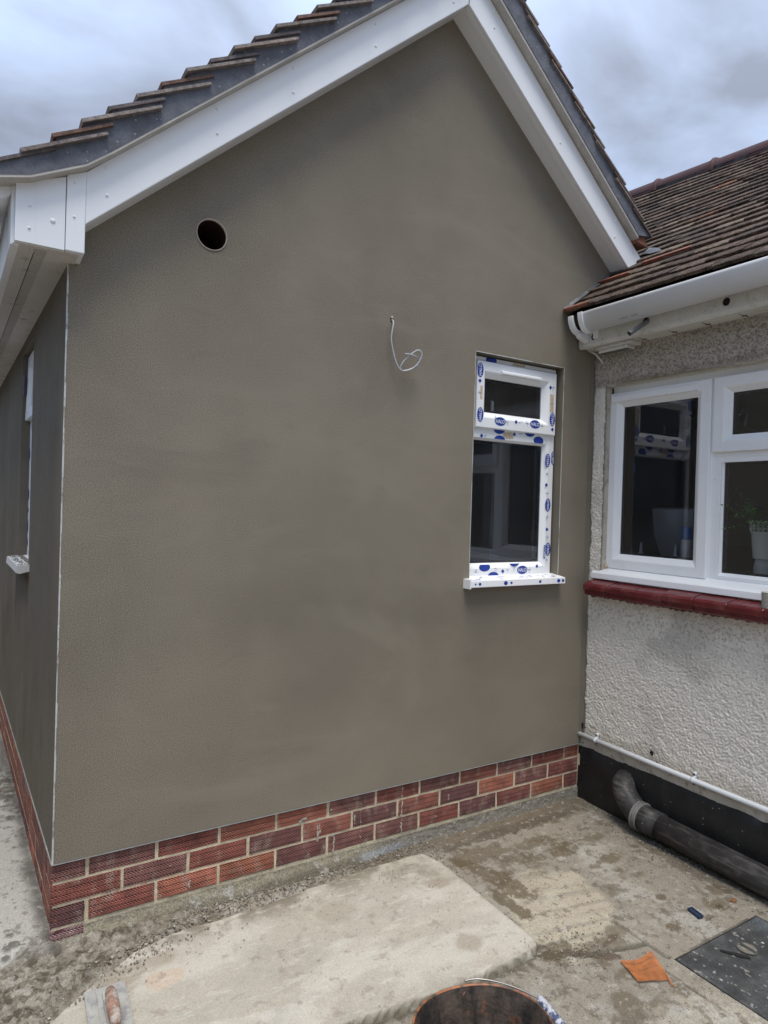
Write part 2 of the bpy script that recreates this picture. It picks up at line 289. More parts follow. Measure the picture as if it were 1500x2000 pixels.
class MB:
    def __init__(s): s.V = []; s.F = []; s.C = []; s.M = []
    def add(s, V, F, c=(1, 1, 1), mi=0):
        n = len(s.V); s.P = getattr(s, 'P', []) + [(n, len(s.F))]; s.V += [tuple(v) for v in V]; s.F += [tuple(i + n for i in f) for f in F]; s.C += [tuple(c)] * len(V); s.M += [mi] * len(F)
    def box(s, a, b, c=(1, 1, 1), mi=0, f=None):
        x0, y0, z0 = a; x1, y1, z1 = b
        P = [(x0, y0, z0), (x1, y0, z0), (x1, y1, z0), (x0, y1, z0), (x0, y0, z1), (x1, y0, z1), (x1, y1, z1), (x0, y1, z1)]
        if f: P = [f(*p) for p in P]
        s.add(P, [(0, 3, 2, 1), (4, 5, 6, 7), (0, 1, 5, 4), (1, 2, 6, 5), (2, 3, 7, 6), (3, 0, 4, 7)], c, mi)
    def prism(s, poly, d0, d1, f, c=(1, 1, 1), mi=0):
        """poly in (u,v); f(u,v,d)->xyz"""
        n = len(poly); P = [f(u, v, d0) for u, v in poly] + [f(u, v, d1) for u, v in poly]
        s.add(P, [tuple(range(n)), tuple(range(2 * n - 1, n - 1, -1))] + [(i, i + n, (i + 1) % n + n, (i + 1) % n) for i in range(n)], c, mi)
    def tube(s, path, r, n=10, c=(1, 1, 1), mi=0, cap=True, ry=None):
        path = [Vector(p) for p in path]; rr = r if isinstance(r, (list, tuple)) else [r] * len(path)
        base = len(s.V); up = None
        for i, p in enumerate(path):
            t = (path[min(i + 1, len(path) - 1)] - path[max(i - 1, 0)]).normalized()
            if up is None:
                up = Vector((0, 0, 1)) if abs(t.z) < .9 else Vector((1, 0, 0))
            a = t.cross(up).normalized(); bb = a.cross(t).normalized(); up = bb
            for k in range(n):
                th = 2 * math.pi * k / n; s.V.append(tuple(p + a * math.cos(th) * rr[i] + bb * math.sin(th) * rr[i])); s.C.append(tuple(c))
        for i in range(len(path) - 1):
            for k in range(n):
                q = base + i * n; s.F.append((q + k, q + (k + 1) % n, q + n + (k + 1) % n, q + n + k)); s.M.append(mi)
        if cap:
            s.F.append(tuple(base + k for k in range(n - 1, -1, -1))); s.F.append(tuple(base + (len(path) - 1) * n + k for k in range(n))); s.M += [mi, mi]
    def obj(s, name, m, parent=None, **k):
        if k.pop('usecol', False): k['col'] = s.C
        if k.pop('split', False):
            P = s.P + [(len(s.V), len(s.F))]; o = None
            for (a, b), (c, d) in zip(P[:-1], P[1:]):
                kk = dict(k)
                if k.get('mats'): kk['fmat'] = s.M[b:d]
                o = obj(name, s.V[a:c], [tuple(i - a for i in f) for f in s.F[b:d]], m, parent, **kk)
            return o
        if k.get('mats'): k['fmat'] = s.M
        return obj(name, s.V, s.F, m, parent, **k)

def bevel(o, w=.002, seg=2, ang=35):
    b = o.modifiers.new('bevel', 'BEVEL'); b.width = w; b.segments = seg; b.limit_method = 'ANGLE'; b.angle_limit = math.radians(ang); return o

def spline(P, n=8):
    P = [Vector(p) for p in P]; R = []
    for i in range(len(P) - 1):
        a, b, c, d = P[max(i - 1, 0)], P[i], P[i + 1], P[min(i + 2, len(P) - 1)]
        for k in range(n):
            t = k / n; R.append(.5 * ((2 * b) + (c - a) * t + (2 * a - 5 * b + 4 * c - d) * t * t + (3 * b - 3 * c + d - a) * t ** 3))
    R.append(P[-1]); return R

def holed(name, outer, holes, f, m, parent, depth=None, **k):
    """planar polygon with holes, f(u,v)->xyz"""
    bm = bmesh.new(); es = []
    for loop in [outer] + holes:
        vs = [bm.verts.new(f(*p)) for p in loop]
        es += [bm.edges.new((vs[i], vs[(i + 1) % len(vs)])) for i in range(len(vs))]
    bmesh.ops.triangle_fill(bm, use_beauty=True, use_dissolve=False, edges=es)
    V = [v.co[:] for v in bm.verts]; bm.verts.index_update(); F = [[v.index for v in fc.verts] for fc in bm.faces]; bm.free()
    return obj(name, V, F, m, parent, **k)

W = 2.4754            # x of the old house wall;  gable plane is y=0;  z=0 is the underside of the third brick course
K = .037              # the side wall runs back slightly off square: x = -K*y
def circ(cx, cz, r, n=28, rz=None): return [(cx + r * math.cos(2 * math.pi * i / n), cz + (rz or r) * math.sin(2 * math.pi * i / n)) for i in range(n)]

# ================================================================== GROUND
xs = np.concatenate([np.linspace(-3.5, -.62, 30)[:-1], np.arange(-.62, 2.56, .0054)])
ys = np.concatenate([np.linspace(-5.5, -1.66, 28)[:-1], np.arange(-1.66, .12, .0054), np.linspace(.13, 1.6, 110), np.linspace(1.65, 9, 60)])
X, Y = np.meshgrid(xs, ys)
def poly_sd(X, Y, P):
    """signed distance, positive inside"""
    d = np.full(X.shape, 1e9); ins = np.zeros(X.shape, bool); n = len(P)
    for i in range(n):
        x0, y0 = P[i]; x1, y1 = P[(i + 1) % n]; ex, ey = x1 - x0, y1 - y0
        t = np.clip(((X - x0) * ex + (Y - y0) * ey) / (ex * ex + ey * ey), 0, 1)
        d = np.minimum(d, np.hypot(X - x0 - t * ex, Y - y0 - t * ey))
        c = ((y0 > Y) != (y1 > Y)) & (X < (x1 - x0) * (Y - y0) / (y1 - y0 + 1e-12) + x0); ins ^= c
    return np.where(ins, d, -d)
def mixc(a, b, t): return a + (np.asarray(b) - a) * t[..., None]
SLAB = [(1.425, -.20), (1.415, -.76), (1.395, -.785), (1.35, -.792), (1.20, -.80), (.97, -.793), (.70, -.765), (.45, -.75), (.2, -.73), (-.12, -.72), (-.25, -.66), (-.15, -.44), (.36, -.145), (1.33, -.085), (1.40, -.11)]
def ground_fields(X, Y):
    n1 = fbm(X * 3, Y * 3, 1, 5); n2 = fbm(X * 14, Y * 14, 5, 4); n3 = fbm(X * 60, Y * 60, 9, 3); n4 = fbm(X * 7 + 3, Y * 7, 21, 5, .6)
    nb = fbm(X * 38, Y * 38, 23, 3, .6); nc = fbm(X * 5 - 8, Y * 5 + 2, 77, 5, .62)
    Z = -.065 + .006 * (n1 - .5) + .003 * (n2 - .5) + .0022 * (n3 - .5)
    C = np.empty(X.shape + (3,)); C[...] = (.25, .222, .178)
    C = mixc(C, (.29, .262, .21), sst(.46, .62, n1)); C = mixc(C, (.20, .175, .14), sst(.54, .66, n4) * .6)
    C = mixc(C, (.36, .345, .31), sst(.55, .72, nc) * .6)
    C = mixc(C, (.14, .115, .08), sst(.56, .64, n2) * sst(.45, .6, n4) * .8); C = mixc(C, (.12, .10, .075), sst(.62, .68, nb) * sst(.40, .55, nc) * .55); C = mixc(C, (.44, .425, .385), sst(.62, .68, fbm(X * 30 + 9, Y * 30, 141, 4, .6)) * sst(.45, .6, n1) * .6)
    # worn creamy screed patch with brush lines
    s = poly_sd(X, Y, [(1.50, -.46), (1.72, -.36), (1.90, -.50), (1.84, -.75), (1.70, -.82), (1.46, -.90), (1.42, -.7)]) + (n2 - .5) * .045
    line = vn(X * 10 + Y * 50, Y * 3 + X * 2, 31)
    C = mixc(C, (.44, .385, .29), sst(-.008, .02, s) * (.22 + .5 * sst(.2, .7, line)))
    # damp brown mortar stains
    def blot(cx, cy, rx, ry, amt, col=(.105, .078, .045), rot=0, w=.35, sd_=0):
        nonlocal C
        c_, s_ = math.cos(rot), math.sin(rot); u = ((X - cx) * c_ + (Y - cy) * s_) / rx; v = (-(X - cx) * s_ + (Y - cy) * c_) / ry
        d = np.hypot(u, v) + (fbm(X * 22 + sd_, Y * 22, 40 + sd_, 5, .68) - .5) * 1.9
        C = mixc(C, col, sst(1 + w * .25, 1 - w * .4, d) * amt)
    blot(1.985, -.335, .085, .045, .75, rot=.1); blot(1.90, -.235, .12, .035, .55, sd_=2); blot(1.565, -.37, .05, .20, .75, rot=.25, sd_=3); blot(1.50, -.53, .03, .12, .8, sd_=33)
    blot(1.60, -.20, .16, .05, .6, sd_=4); blot(2.09, -.49, .08, .03, .65, sd_=5); blot(2.0, -.50, .04, .02, .6, sd_=6); blot(1.80, -.32, .06, .05, .4, sd_=7)
    blot(2.30, -.86, .05, .03, .6, sd_=8); blot(2.22, -.92, .05, .025, .6, sd_=9); blot(2.05, -.78, .02, .015, .8, sd_=10); blot(2.17, -.895, .05, .018, .75, col=(.15, .12, .075), rot=.9, sd_=50); blot(2.19, -.93, .022, .018, .85, col=(.075, .055, .035), sd_=51); blot(1.93, -.92, .03, .02, .8, sd_=11); blot(2.13, -.10, .3, .05, .6, sd_=12)
    blot(1.47, -.83, .09, .022, .8, col=(.08, .06, .04), rot=-.3, sd_=61); blot(1.55, -.88, .10, .016, .8, col=(.09, .06, .045), rot=-.6, sd_=62); blot(1.66, -.86, .06, .012, .7, col=(.09, .06, .045), rot=.2, sd_=63); blot(2.36, -.75, .06, .30, .6, col=(.09, .07, .05), sd_=64); blot(1.95, -.09, .45, .035, .7, col=(.07, .055, .04), sd_=65)
    blot(1.72, -.84, .05, .03, .5, sd_=13); blot(2.2, -.33, .05, .03, .5, sd_=14); blot(1.45, -.80, .08, .04, .7, sd_=15); blot(1.62, -.86, .10, .04, .5, sd_=16)
    blot(2.05, -1.6, .5, .25, .25, col=(.13, .14, .06), sd_=17); blot(1.55, -1.3, .2, .16, .35, col=(.42, .38, .30), sd_=18); blot(1.2, -1.0, .12, .08, .3, col=(.40, .37, .31), sd_=19)
    # darker sand swept against the old wall
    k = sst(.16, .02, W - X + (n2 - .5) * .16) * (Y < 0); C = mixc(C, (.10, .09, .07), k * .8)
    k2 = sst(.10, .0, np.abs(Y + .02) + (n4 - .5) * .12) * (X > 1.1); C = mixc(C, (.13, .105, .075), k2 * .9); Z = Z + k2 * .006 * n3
    sp_ = poly_sd(X, Y, SLAB); k3 = sst(-.035, -.0, sp_ + (nb - .5) * .05) * (sp_ < .02) * sst(-.15, -.3, Y); C = mixc(C, (.085, .072, .05), k3 * .85); Z = Z - .004 * k3
    # joints
    def joint(x0, y0, x1, y1, wd=.006, dep=.01, col=(.09, .08, .06)):
        nonlocal C, Z
        ex, ey = x1 - x0, y1 - y0; t = np.clip(((X - x0) * ex + (Y - y0) * ey) / (ex * ex + ey * ey), 0, 1)
        d = np.hypot(X - x0 - t * ex, Y - y0 - t * ey) + (n2 - .5) * .012; m = sst(wd * 1.6, wd * .4, d)
        Z = Z - dep * m; C = mixc(C, col, m * .8)
    joint(1.765, -.79, 1.765, -1.01); joint(1.70, -1.0, 1.70, -2.4, .004, .004); joint(2.07, -.952, 2.24, -.947, .003, .004); joint(1.765, -.93, 1.50, -.86, .009, .006); joint(2.30, -1.0, 2.30, -1.9)
    # mud and mortar dropping on the left side
    md = poly_sd(X, Y, [(.60, .02), (.30, -.10), (.12, -.19), (.00, -.27), (-.09, -.40), (-.14, -.55), (-.9, -.6), (-.9, -.14), (-.30, -.06), (-.10, -.0), (-.02, .06), (.02, .10), (.6, .10)]) + (n2 - .5) * .11
    k = sst(-.03, .04, md)
    lump = 1 - cells(X + n3 * .01, Y, .018, 3); lump2 = 1 - cells(X + n2 * .03, Y, .034, 13); lump3 = 1 - cells(X, Y + n3 * .008, .0105, 15); ids = cellid(X + n3 * .01, Y, .018, 3)
    Z = Z + k * (.002 + .013 * np.clip(lump, 0, 1) * sst(.3, .6, n2) + .008 * np.clip(lump2, 0, 1) + .008 * np.clip(lump3, 0, 1) + .006 * n3)
    C = mixc(C, (.17, .148, .112), k * .92); C = mixc(C, (.31, .285, .235), k * sst(.56, .62, nb) * .75); C = mixc(C, (.075, .062, .046), k * sst(.44, .36, nb) * .85); C = mixc(C, (.27, .25, .205), k * (ids > .72) * .55); C = mixc(C, (.06, .05, .038), k * (lump < .42) * (ids < .6) * .6)
    # left path: pale concrete with wet splashes of render
    kp = sst(-.02, .02, Y + .04 - np.clip(-X - .1, 0, .3) * .35 + (n2 - .5) * .06) * (X < .12)
    C = mixc(C, (.40, .385, .35), kp * (1 - k * .9)); C = mixc(C, (.30, .285, .26), kp * sst(.5, .7, n4) * .6)
    sp = cells(X + (n2 - .5) * .02, Y + (n3 - .5) * .01, .055, 4); dn = fbm(X * 6, Y * 2.0, 55, 3)
    rad = .10 + .62 * sst(.42, .68, dn) * _h(np.floor(X / .055), np.floor(Y / .055), 5) ** .5
    q = kp * (1 - k) * sst(rad, rad - .10, sp + (n3 - .5) * .22)
    sp2 = cells(X, Y, .13, 14); q = np.maximum(q, kp * (1 - k) * sst(.34, .26, sp2 + (n2 - .5) * .7) * sst(.45, .6, dn))
    C = mixc(C, (.105, .098, .085), q * .85); Z = Z + q * (.005 + .004 * n3)
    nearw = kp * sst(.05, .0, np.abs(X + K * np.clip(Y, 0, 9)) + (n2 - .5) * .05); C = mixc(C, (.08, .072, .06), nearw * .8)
    Z = np.where(kp > .5, Z + .012 * sst(0, .08, Y), Z)
    # fillet of old concrete below the bricks left of the block band
    return Z, C
Z, C = ground_fields(X, Y)
ny, nx = X.shape
idx = np.arange(nx * ny).reshape(ny, nx)
F = np.stack([idx[:-1, :-1], idx[:-1, 1:], idx[1:, 1:], idx[1:, :-1]], -1).reshape(-1, 4)
cx = X[:-1, :-1].ravel(); cy = Y[:-1, :-1].ravel()
covr = (cx > 1.772) & (cx < 2.262) & (cy < -1.03) & (cy > -1.60)
keep = ~((cy > .06) & (cx > .04)) & ~covr
F = F[keep]
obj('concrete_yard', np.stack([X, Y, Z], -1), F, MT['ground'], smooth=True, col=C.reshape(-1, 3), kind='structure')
obj('ground', [(-80, -80, -.12), (80, -80, -.12), (80, 80, -.12), (-80, 80, -.12)], [(0, 1, 2, 3)], MT['soil'], kind='structure')

# raised slab of pale concrete
sx_ = np.arange(-.35, 1.47, .0042); sy_ = np.arange(-.95, -.03, .0042); X, Y = np.meshgrid(sx_, sy_)
P = [(1.425, -.20), (1.415, -.76), (1.395, -.785), (1.35, -.792), (1.20, -.80), (.97, -.793), (.70, -.765), (.45, -.75), (.2, -.73), (-.12, -.72), (-.25, -.66), (-.15, -.44), (-.02, -.32), (.10, -.235), (.22, -.155), (.36, -.118), (.65, -.125), (.87, -.10), (1.10, -.085), (1.33, -.085), (1.40, -.11)]
sd_ = poly_sd(X, Y, P); n2 = fbm(X * 16, Y * 16, 66, 4); n1 = fbm(X * 2.5, Y * 6, 61, 5); n3 = fbm(X * 70, Y * 70, 62, 2); n4 = fbm(X * 9, Y * 9, 69, 5, .62)
e_ = sd_ + (n2 - .5) * .012 + (n3 - .5) * .003
far = sst(-.28, -.14, Y + X * .03) * sst(1.40, 1.30, X)
soft = .0044 + .03 * sst(.3, -.2, X) + .016 * far
top = -.040 + .004 * (n1 - .5) + .0012 * (n3 - .5) + .002 * (n2 - .5)
Zs = -.074 + (top + .074) * sst(-.004, 1, np.clip(e_ / soft, -1, 1) * 1.0)
C = np.empty(X.shape + (3,)); C[...] = (.40, .368, .305)
C = mixc(C, (.48, .448, .385), sst(.45, .62, n1)); C = mixc(C, (.33, .305, .255), sst(.52, .68, n4) * .4)
st = vn(X * 4 + Y * 1.2, Y * 26 - X * 5, 71); C = mixc(C, (.45, .40, .32), sst(.55, .9, st) * .35)
C = mixc(C, (.20, .17, .125), sst(.022, .0, e_) * .5 * sst(.4, .6, n2))
dirt = sst(.16, .0, e_) * far; C = mixc(C, (.17, .145, .105), dirt * sst(.38, .6, n4) * .9)
C = mixc(C, (.17, .14, .10), sst(1.0, 1.38, X) * far * sst(.48, .58, fbm(X * 22, Y * 22, 73, 4, .6)) * .55)
for (cx_, cy_, rr, am) in [(.16, -.27, .06, .5), (.30, -.245, .05, .5), (1.2, -.66, .05, .5), (.9, -.3, .07, .3), (1.32, -.32, .05, .5), (.62, -.5, .05, .2)]:
    d = np.hypot((X - cx_) * .7, Y - cy_) / rr + (n4 - .5) * 1.6; C = mixc(C, (.24, .19, .135), sst(1, .5, d) * am)
d = np.hypot((X - .28) * .8, Y + .34) / .05 + (n4 - .5) * 1.8; C = mixc(C, (.50, .30, .18), sst(1, .5, d) * .35)
C = mixc(C, (.10, .09, .06), sst(.0065, .001, e_) * .9 * sst(.05, .0, 1 - sst(-.0, -.5, Y)) )
ny, nx = X.shape; idx = np.arange(nx * ny).reshape(ny, nx)
F = np.stack([idx[:-1, :-1], idx[:-1, 1:], idx[1:, 1:], idx[1:, :-1]], -1).reshape(-1, 4); F = F[(e_[:-1, :-1].ravel() > -.02)]
obj('concrete_slab', np.stack([X, Y, Zs], -1), F, MT['slab'], smooth=True, col=C.reshape(-1, 3), kind='structure')

# crumbs of mortar and grit
V = []; F = []; CC = []
ico = [(0, 0, 1), (.89, 0, .45), (.28, .85, .45), (-.72, .53, .45), (-.72, -.53, .45), (.28, -.85, .45), (.72, .53, -.45), (-.28, .85, -.45), (-.89, 0, -.45), (-.28, -.85, -.45), (.72, -.53, -.45), (0, 0, -1)]
icf = [(0, 1, 2), (0, 2, 3), (0, 3, 4), (0, 4, 5), (0, 5, 1), (1, 6, 2), (2, 7, 3), (3, 8, 4), (4, 9, 5), (5, 10, 1), (6, 7, 2), (7, 8, 3), (8, 9, 4), (9, 10, 5), (10, 6, 1), (11, 7, 6), (11, 8, 7), (11, 9, 8), (11, 10, 9), (11, 6, 10)]
def crumb(x, y, z, s, c):
    n = len(V); a = random.uniform(.5, 1.3); b = random.uniform(.4, 1.1); h = random.uniform(.35, .8); t = random.uniform(0, 6.28)
    for p in ico:
        j = random.uniform(.75, 1.2); px, py = p[0] * s * a * j, p[1] * s * b * j
        V.append((x + px * math.cos(t) - py * math.sin(t), y + px * math.sin(t) + py * math.cos(t), z + p[2] * s * h * j)); CC.append(c)
    F.extend([tuple(i + n for i in f) for f in icf])
pal = [(.24, .215, .17), (.17, .15, .115), (.12, .10, .078), (.20, .18, .14), (.21, .185, .14), (.26, .235, .19), (.17, .14, .10), (.19, .16, .115), (.36, .34, .29)]
for i in range(15000):
    t = random.random()
    if t < .30: x = random.uniform(0, 1.5); y = -random.expovariate(15) * (.35 + float(fbm(np.array([x * 5.]), np.array([3.]), 5, 3)[0]) * 1.3) - .004; z = -.060; s = .0010 + .0042 * random.random() ** 2.5
    elif t < .62: x = random.uniform(-.62, .5); y = -.04 - random.random() ** 1.3 * .3 - max(0, -x) * .5; y += max(0, x) * .35; z = -.056; s = .0014 + .0065 * random.random() ** 2
    elif t < .78: x = W - .03 - random.expovariate(16); y = -random.random() ** .7 * 1.4; z = -.064; s = .0008 + .004 * random.random() ** 2
    elif t < .80: x = random.gauss(1.50, .09); y = random.gauss(-.82, .05); z = -.062; s = random.uniform(.001, .004)
    else: x = random.uniform(.6, 2.4); y = -random.random() * 1.5; z = -.064; s = random.uniform(.0008, .003)
    if 1.76 < x < 2.28 and y < -1.02: continue
    if -.02 < x < 1.40 and -.78 < y < -.17: z = -.035; s *= .6
    crumb(x, y, z, s, random.choice(pal))
obj('mortar_rubble', V, F, MT['rubble'], col=CC, kind='stuff')

# ================================================================== EXTENSION
ext = empty('rendered_extension', (0, 0, -.06), 'small gabled extension in fresh wet grey-brown cement render above red brick plinth', 'house extension')
GZ = .217
win = [(1.690, 1.085), (2.254, 1.085), (2.254, 2.131), (1.690, 2.131)]
duct = circ(.463, 2.366, .0545, 32)
outer = [(0, GZ), (W + .03, GZ), (W + .03, 2.46), (2.80, 2.78), (1.503, 3.62), (0, 2.31)]
holed('gable_wall', outer, [win, duct], lambda u, v: (u, 0, v), MT['render'], ext)
# reveal of the window opening (render returned into the opening)
mb = MB()
T = .115
for (a, b) in [(0, 1), (1, 2), (2, 3), (3, 0)]:
    (u0, v0), (u1, v1) = win[a], win[b]; mb.add([(u0, 0, v0), (u1, 0, v1), (u1, T, v1), (u0, T, v0)], [(0, 1, 2, 3)])
mb.obj('window_reveal', MT['reveal'], ext)
mb = MB()
for (x0, z0, x1, z1) in [(win[1][0] + .001, 1.09, win[1][0] + .004, 2.131), (1.687, 2.1315, 2.2575, 2.1345), (1.6865, 1.13, 1.689, 2.131)]:
    mb.box((x0, -.0018, z0), (x1, .004, z1))
mb.obj('reveal_bead', MT['white_bead'], ext)
# side wall, sheared back, with its own window opening
def sw(y, z, d=0): return (-K * y + d, y, z)
swin = [(.93, 1.115), (1.40, 1.115), (1.40, 2.115), (.93, 2.115)]
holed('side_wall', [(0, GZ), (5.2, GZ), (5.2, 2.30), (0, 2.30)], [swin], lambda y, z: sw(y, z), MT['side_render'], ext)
mb = MB()
for (a, b) in [(0, 1), (1, 2), (2, 3), (3, 0)]:
    (y0, z0), (y1, z1) = swin[a], swin[b]; mb.add([sw(y0, z0), sw(y1, z1), sw(y1, z1, T), sw(y0, z0, T)], [(0, 1, 2, 3)])
mb.obj('window_reveal', MT['reveal'], ext)
# far gable and inner faces so the shell is closed
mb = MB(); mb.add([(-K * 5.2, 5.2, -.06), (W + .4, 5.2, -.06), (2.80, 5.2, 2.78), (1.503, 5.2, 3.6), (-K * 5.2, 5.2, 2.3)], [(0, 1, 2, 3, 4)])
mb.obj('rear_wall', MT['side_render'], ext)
# corner bead and stop bead
mb = MB(); rnd = random.Random(3)
z = GZ
while z < 2.16:
    z2 = min(z + rnd.uniform(.02, .09), 2.165); w = rnd.choice([.0009, .0014, .0018, .0024, .003]); mb.box((-.0022, -.0022, z), (w, w, z2)); z = z2
mb.obj('corner_bead', MT['white_bead'], ext)
mb = MB(); mb.box((-.002, -.0010, GZ - .004), (W, .014, GZ - .001)); mb.box((0, -.0030, GZ - .003), (W, -.0010, GZ - .0002))
mb.box((-.003, 0, GZ - .004), (.012, 5.2, GZ), f=lambda x, y, z: (x - K * y, y, z)); mb.obj('stop_bead', MT['bead'], ext)

# brick plinth
def brick_col(i, r):
    base = r.choice([(.245, .088, .052), (.22, .078, .048), (.175, .060, .048), (.27, .095, .062), (.13, .052, .047), (.195, .064, .048), (.22, .080, .058), (.115, .050, .048), (.16, .07, .06)])
    j = r.uniform(.85, 1.15) * 1.5; return tuple(c * j for c in base)
mb = MB(); r = random.Random(12); yb = .012
def brick(x0, x1, z0, z1, c, f=None):
    jx = r.uniform(-.001, .001); dy = r.uniform(-.0012, .0012)
    # slightly wavy face: subdivide
    n = max(2, int((x1 - x0) / .03)); nzv = 3
    xs_ = [x0 + (x1 - x0) * i / n for i in range(n + 1)]; zs_ = [z0 + (z1 - z0) * i / nzv for i in range(nzv + 1)]
    V = []; F = []
    for zi, zz in enumerate(zs_):
        for xi, xx in enumerate(xs_):
            eg = .0018 if xi in (0, n) or zi in (0, nzv) else 0
            V.append((xx + jx + (r.uniform(-.0012, .0012) if xi in (0, n) else 0), yb + dy + eg, zz + (r.uniform(-.001, .001) if zi in (0, nzv) else 0)))
    for zi in range(nzv):
        for xi in range(n):
            q = zi * (n + 1) + xi; F.append((q, q + 1, q + n + 2, q + n + 1))
    rim = [i for i in range(n + 1)] + [(k + 1) * (n + 1) - 1 for k in range(1, nzv + 1)] + [nzv * (n + 1) + i for i in range(n - 1, -1, -1)] + [k * (n + 1) for k in range(nzv - 1, 0, -1)]
    b0 = len(V)
    for q in rim: V.append((V[q][0], yb + .03, V[q][2]))
    m = len(rim)
    for k in range(m): F.append((rim[k], b0 + k, b0 + (k + 1) % m, rim[(k + 1) % m]))
    if f: V = [f(*v) for v in V]
    mb.add(V, F, c)
J = .0120
for row, z0 in ((0, .0), (1, .075), (2, .150), (3, -.075)):
    z1 = z0 + .0645
    xj = [0.1075 + .225 * i for i in range(11)] if row != 1 else [.220 + .225 * i for i in range(10)]
    ed = [-.0] + xj + [W - .012]
    for i in range(len(ed) - 1):
        a = ed[i] + (J / 2 if i else .0); b = ed[i + 1] - (J / 2 if i < len(ed) - 2 else 0)
        if b - a < .02: continue
        if row == 3 and i > 0: continue
        c = brick_col(i, r)
        if row == 2 and i == len(ed) - 2: c = (.36, .115, .065)
        if row == 3: c = (.33, .19, .19)
        brick(a, b, z0, z1, c)
        # side return of the corner
for row, z0 in ((0, .0), (1, .075), (2, .150), (3, -.075)):
    st_ = 0 if row == 1 else -.1125
    y = st_
    while y < 5.0:
        a = max(y + (J / 2 if y > 0 else 0), .0135); b = y + .225 - J / 2
        if b - a > .03: brick(a, b, z0, z0 + .0645, tuple(c * .9 for c in brick_col(0, r)), f=lambda x, yy, z: (-K * x + (yy - yb) + .0122, x, z))
        y += .225
mb.obj('brick_plinth', MT['brick'], ext, usecol=True)
# mortar bed behind the bricks with slight unevenness
xs2 = np.arange(0.004, W - .002, .009); zs2 = np.arange(-.085, GZ, .006); XX, ZZ = np.meshgrid(xs2, zs2)
YY = yb + .0042 + .0022 * (fbm(XX * 40, ZZ * 40, 88, 3) - .5)
idx = np.arange(XX.size).reshape(XX.shape); F = np.stack([idx[:-1, :-1], idx[:-1, 1:], idx[1:, 1:], idx[1:, :-1]], -1).reshape(-1, 4)
obj('mortar_bed', np.stack([XX, YY, ZZ], -1), F, MT['mortar'], ext, smooth=True)
mb = MB(); mb.add([(.015, yb + .005, -.1), (.0145 - K * 5, 5, -.1), (.0145 - K * 5, 5, GZ), (.015, yb + .005, GZ)], [(0, 1, 2, 3)]); mb.obj('mortar_bed', MT['mortar'], ext)
# vertical mortar fillet in the internal corner and drips of mortar on the brick
mb = MB(); mb.box((W - .018, -.002, -.06), (W + .01, .02, GZ - .006)); o = mb.obj('mortar_fillet', MT['mortar'], ext)
# splashes of white mortar on the bricks
mb = MB(); rr2 = random.Random(5)
def splat(x, z, s, el=1):
    n = 9; pts = [(x + s * rr2.uniform(.6, 1.2) * math.cos(2 * math.pi * i / n), z + s * el * rr2.uniform(.6, 1.2) * math.sin(2 * math.pi * i / n)) for i in range(n)]
    V = [(px, yb - .0012, pz) for px, pz in pts] + [(x, yb - .0028, z)]
    mb.add(V, [(i, (i + 1) % n, n) for i in range(n)])
def drip(x, z0, z1, s=.0018):
    z = z0
    while z > z1: splat(x + rr2.uniform(-.003, .003), z, s * rr2.uniform(.5, 1.5), rr2.uniform(1, 2.6)); z -= rr2.uniform(.004, .012)
drip(1.365, .19, .0, .003); splat(.965, .145, .010, .8); drip(.96, .13, .06, .0035); drip(.97, .135, .09, .003); splat(.90, .162, .014, .5); splat(.885, .155, .01, .6); drip(.92, .13, .10); splat(1.03, .068, .011, .7); drip(1.035, .055, .0, .004)
drip(1.13, .12, .09, .004); drip(1.16, .185, .02, .002); drip(1.62, .11, .09, .003); drip(1.75, .07, .05, .002); drip(.45, .035, .005, .003); drip(2.3, .12, .10, .002); splat(1.02, .172, .005); splat(.38, .11, .003); splat(1.55, .03, .004, 1.5); splat(1.9, .1, .003)
for i in range(46): splat(rr2.uniform(.3, 2.4), rr2.uniform(.0, .2), rr2.uniform(.0008, .0028), rr2.uniform(.6, 2.5))
mb.obj('mortar_splashes', MT['cream'], ext)
# footing: rough block band on the right, dirty fillet on the left
xs2 = np.arange(.10, W, .006); tt = np.arange(0, 1.001, .06); XX, TT = np.meshgrid(xs2, tt)
nn = fbm(XX * 40, TT * 3, 90, 4, .6); n5 = fbm(XX * 9, TT * .8 + 4, 91, 4)
right = sst(1.15, 1.35, XX)
fy = yb - .002 - (.006 + .030 * (1 - right) * (.5 + n5)) * TT ** 1.5 - right * .006 - .008 * (nn - .5)
fz = (-.010 - .006 * n5 * (1 - right)) + (-.075 + .010) * TT + .003 * (nn - .5)
fc = np.empty(XX.shape + (3,)); fc[...] = (.26, .235, .17); fc = mixc(fc, (.12, .105, .075), sst(.25, .8, TT + (n5 - .5) * .8) * (1 - right)); fc = mixc(fc, (.235, .215, .175), right)
fc = mixc(fc, (.12, .10, .08), right * sst(.8, 1, TT)); fc = mixc(fc, (.40, .39, .36), sst(.62, .75, nn) * .6); fc = mixc(fc, (.28, .29, .30), sst(1.12, 1.2, XX) * sst(1.42, 1.34, XX) * sst(.3, .5, TT) * .8)
idx = np.arange(XX.size).reshape(XX.shape); F = np.stack([idx[:-1, :-1], idx[:-1, 1:], idx[1:, 1:], idx[1:, :-1]], -1).reshape(-1, 4)
obj('footing', np.stack([XX, fy, fz], -1), F, MT['footing'], ext, smooth=True, col=fc.reshape(-1, 3))

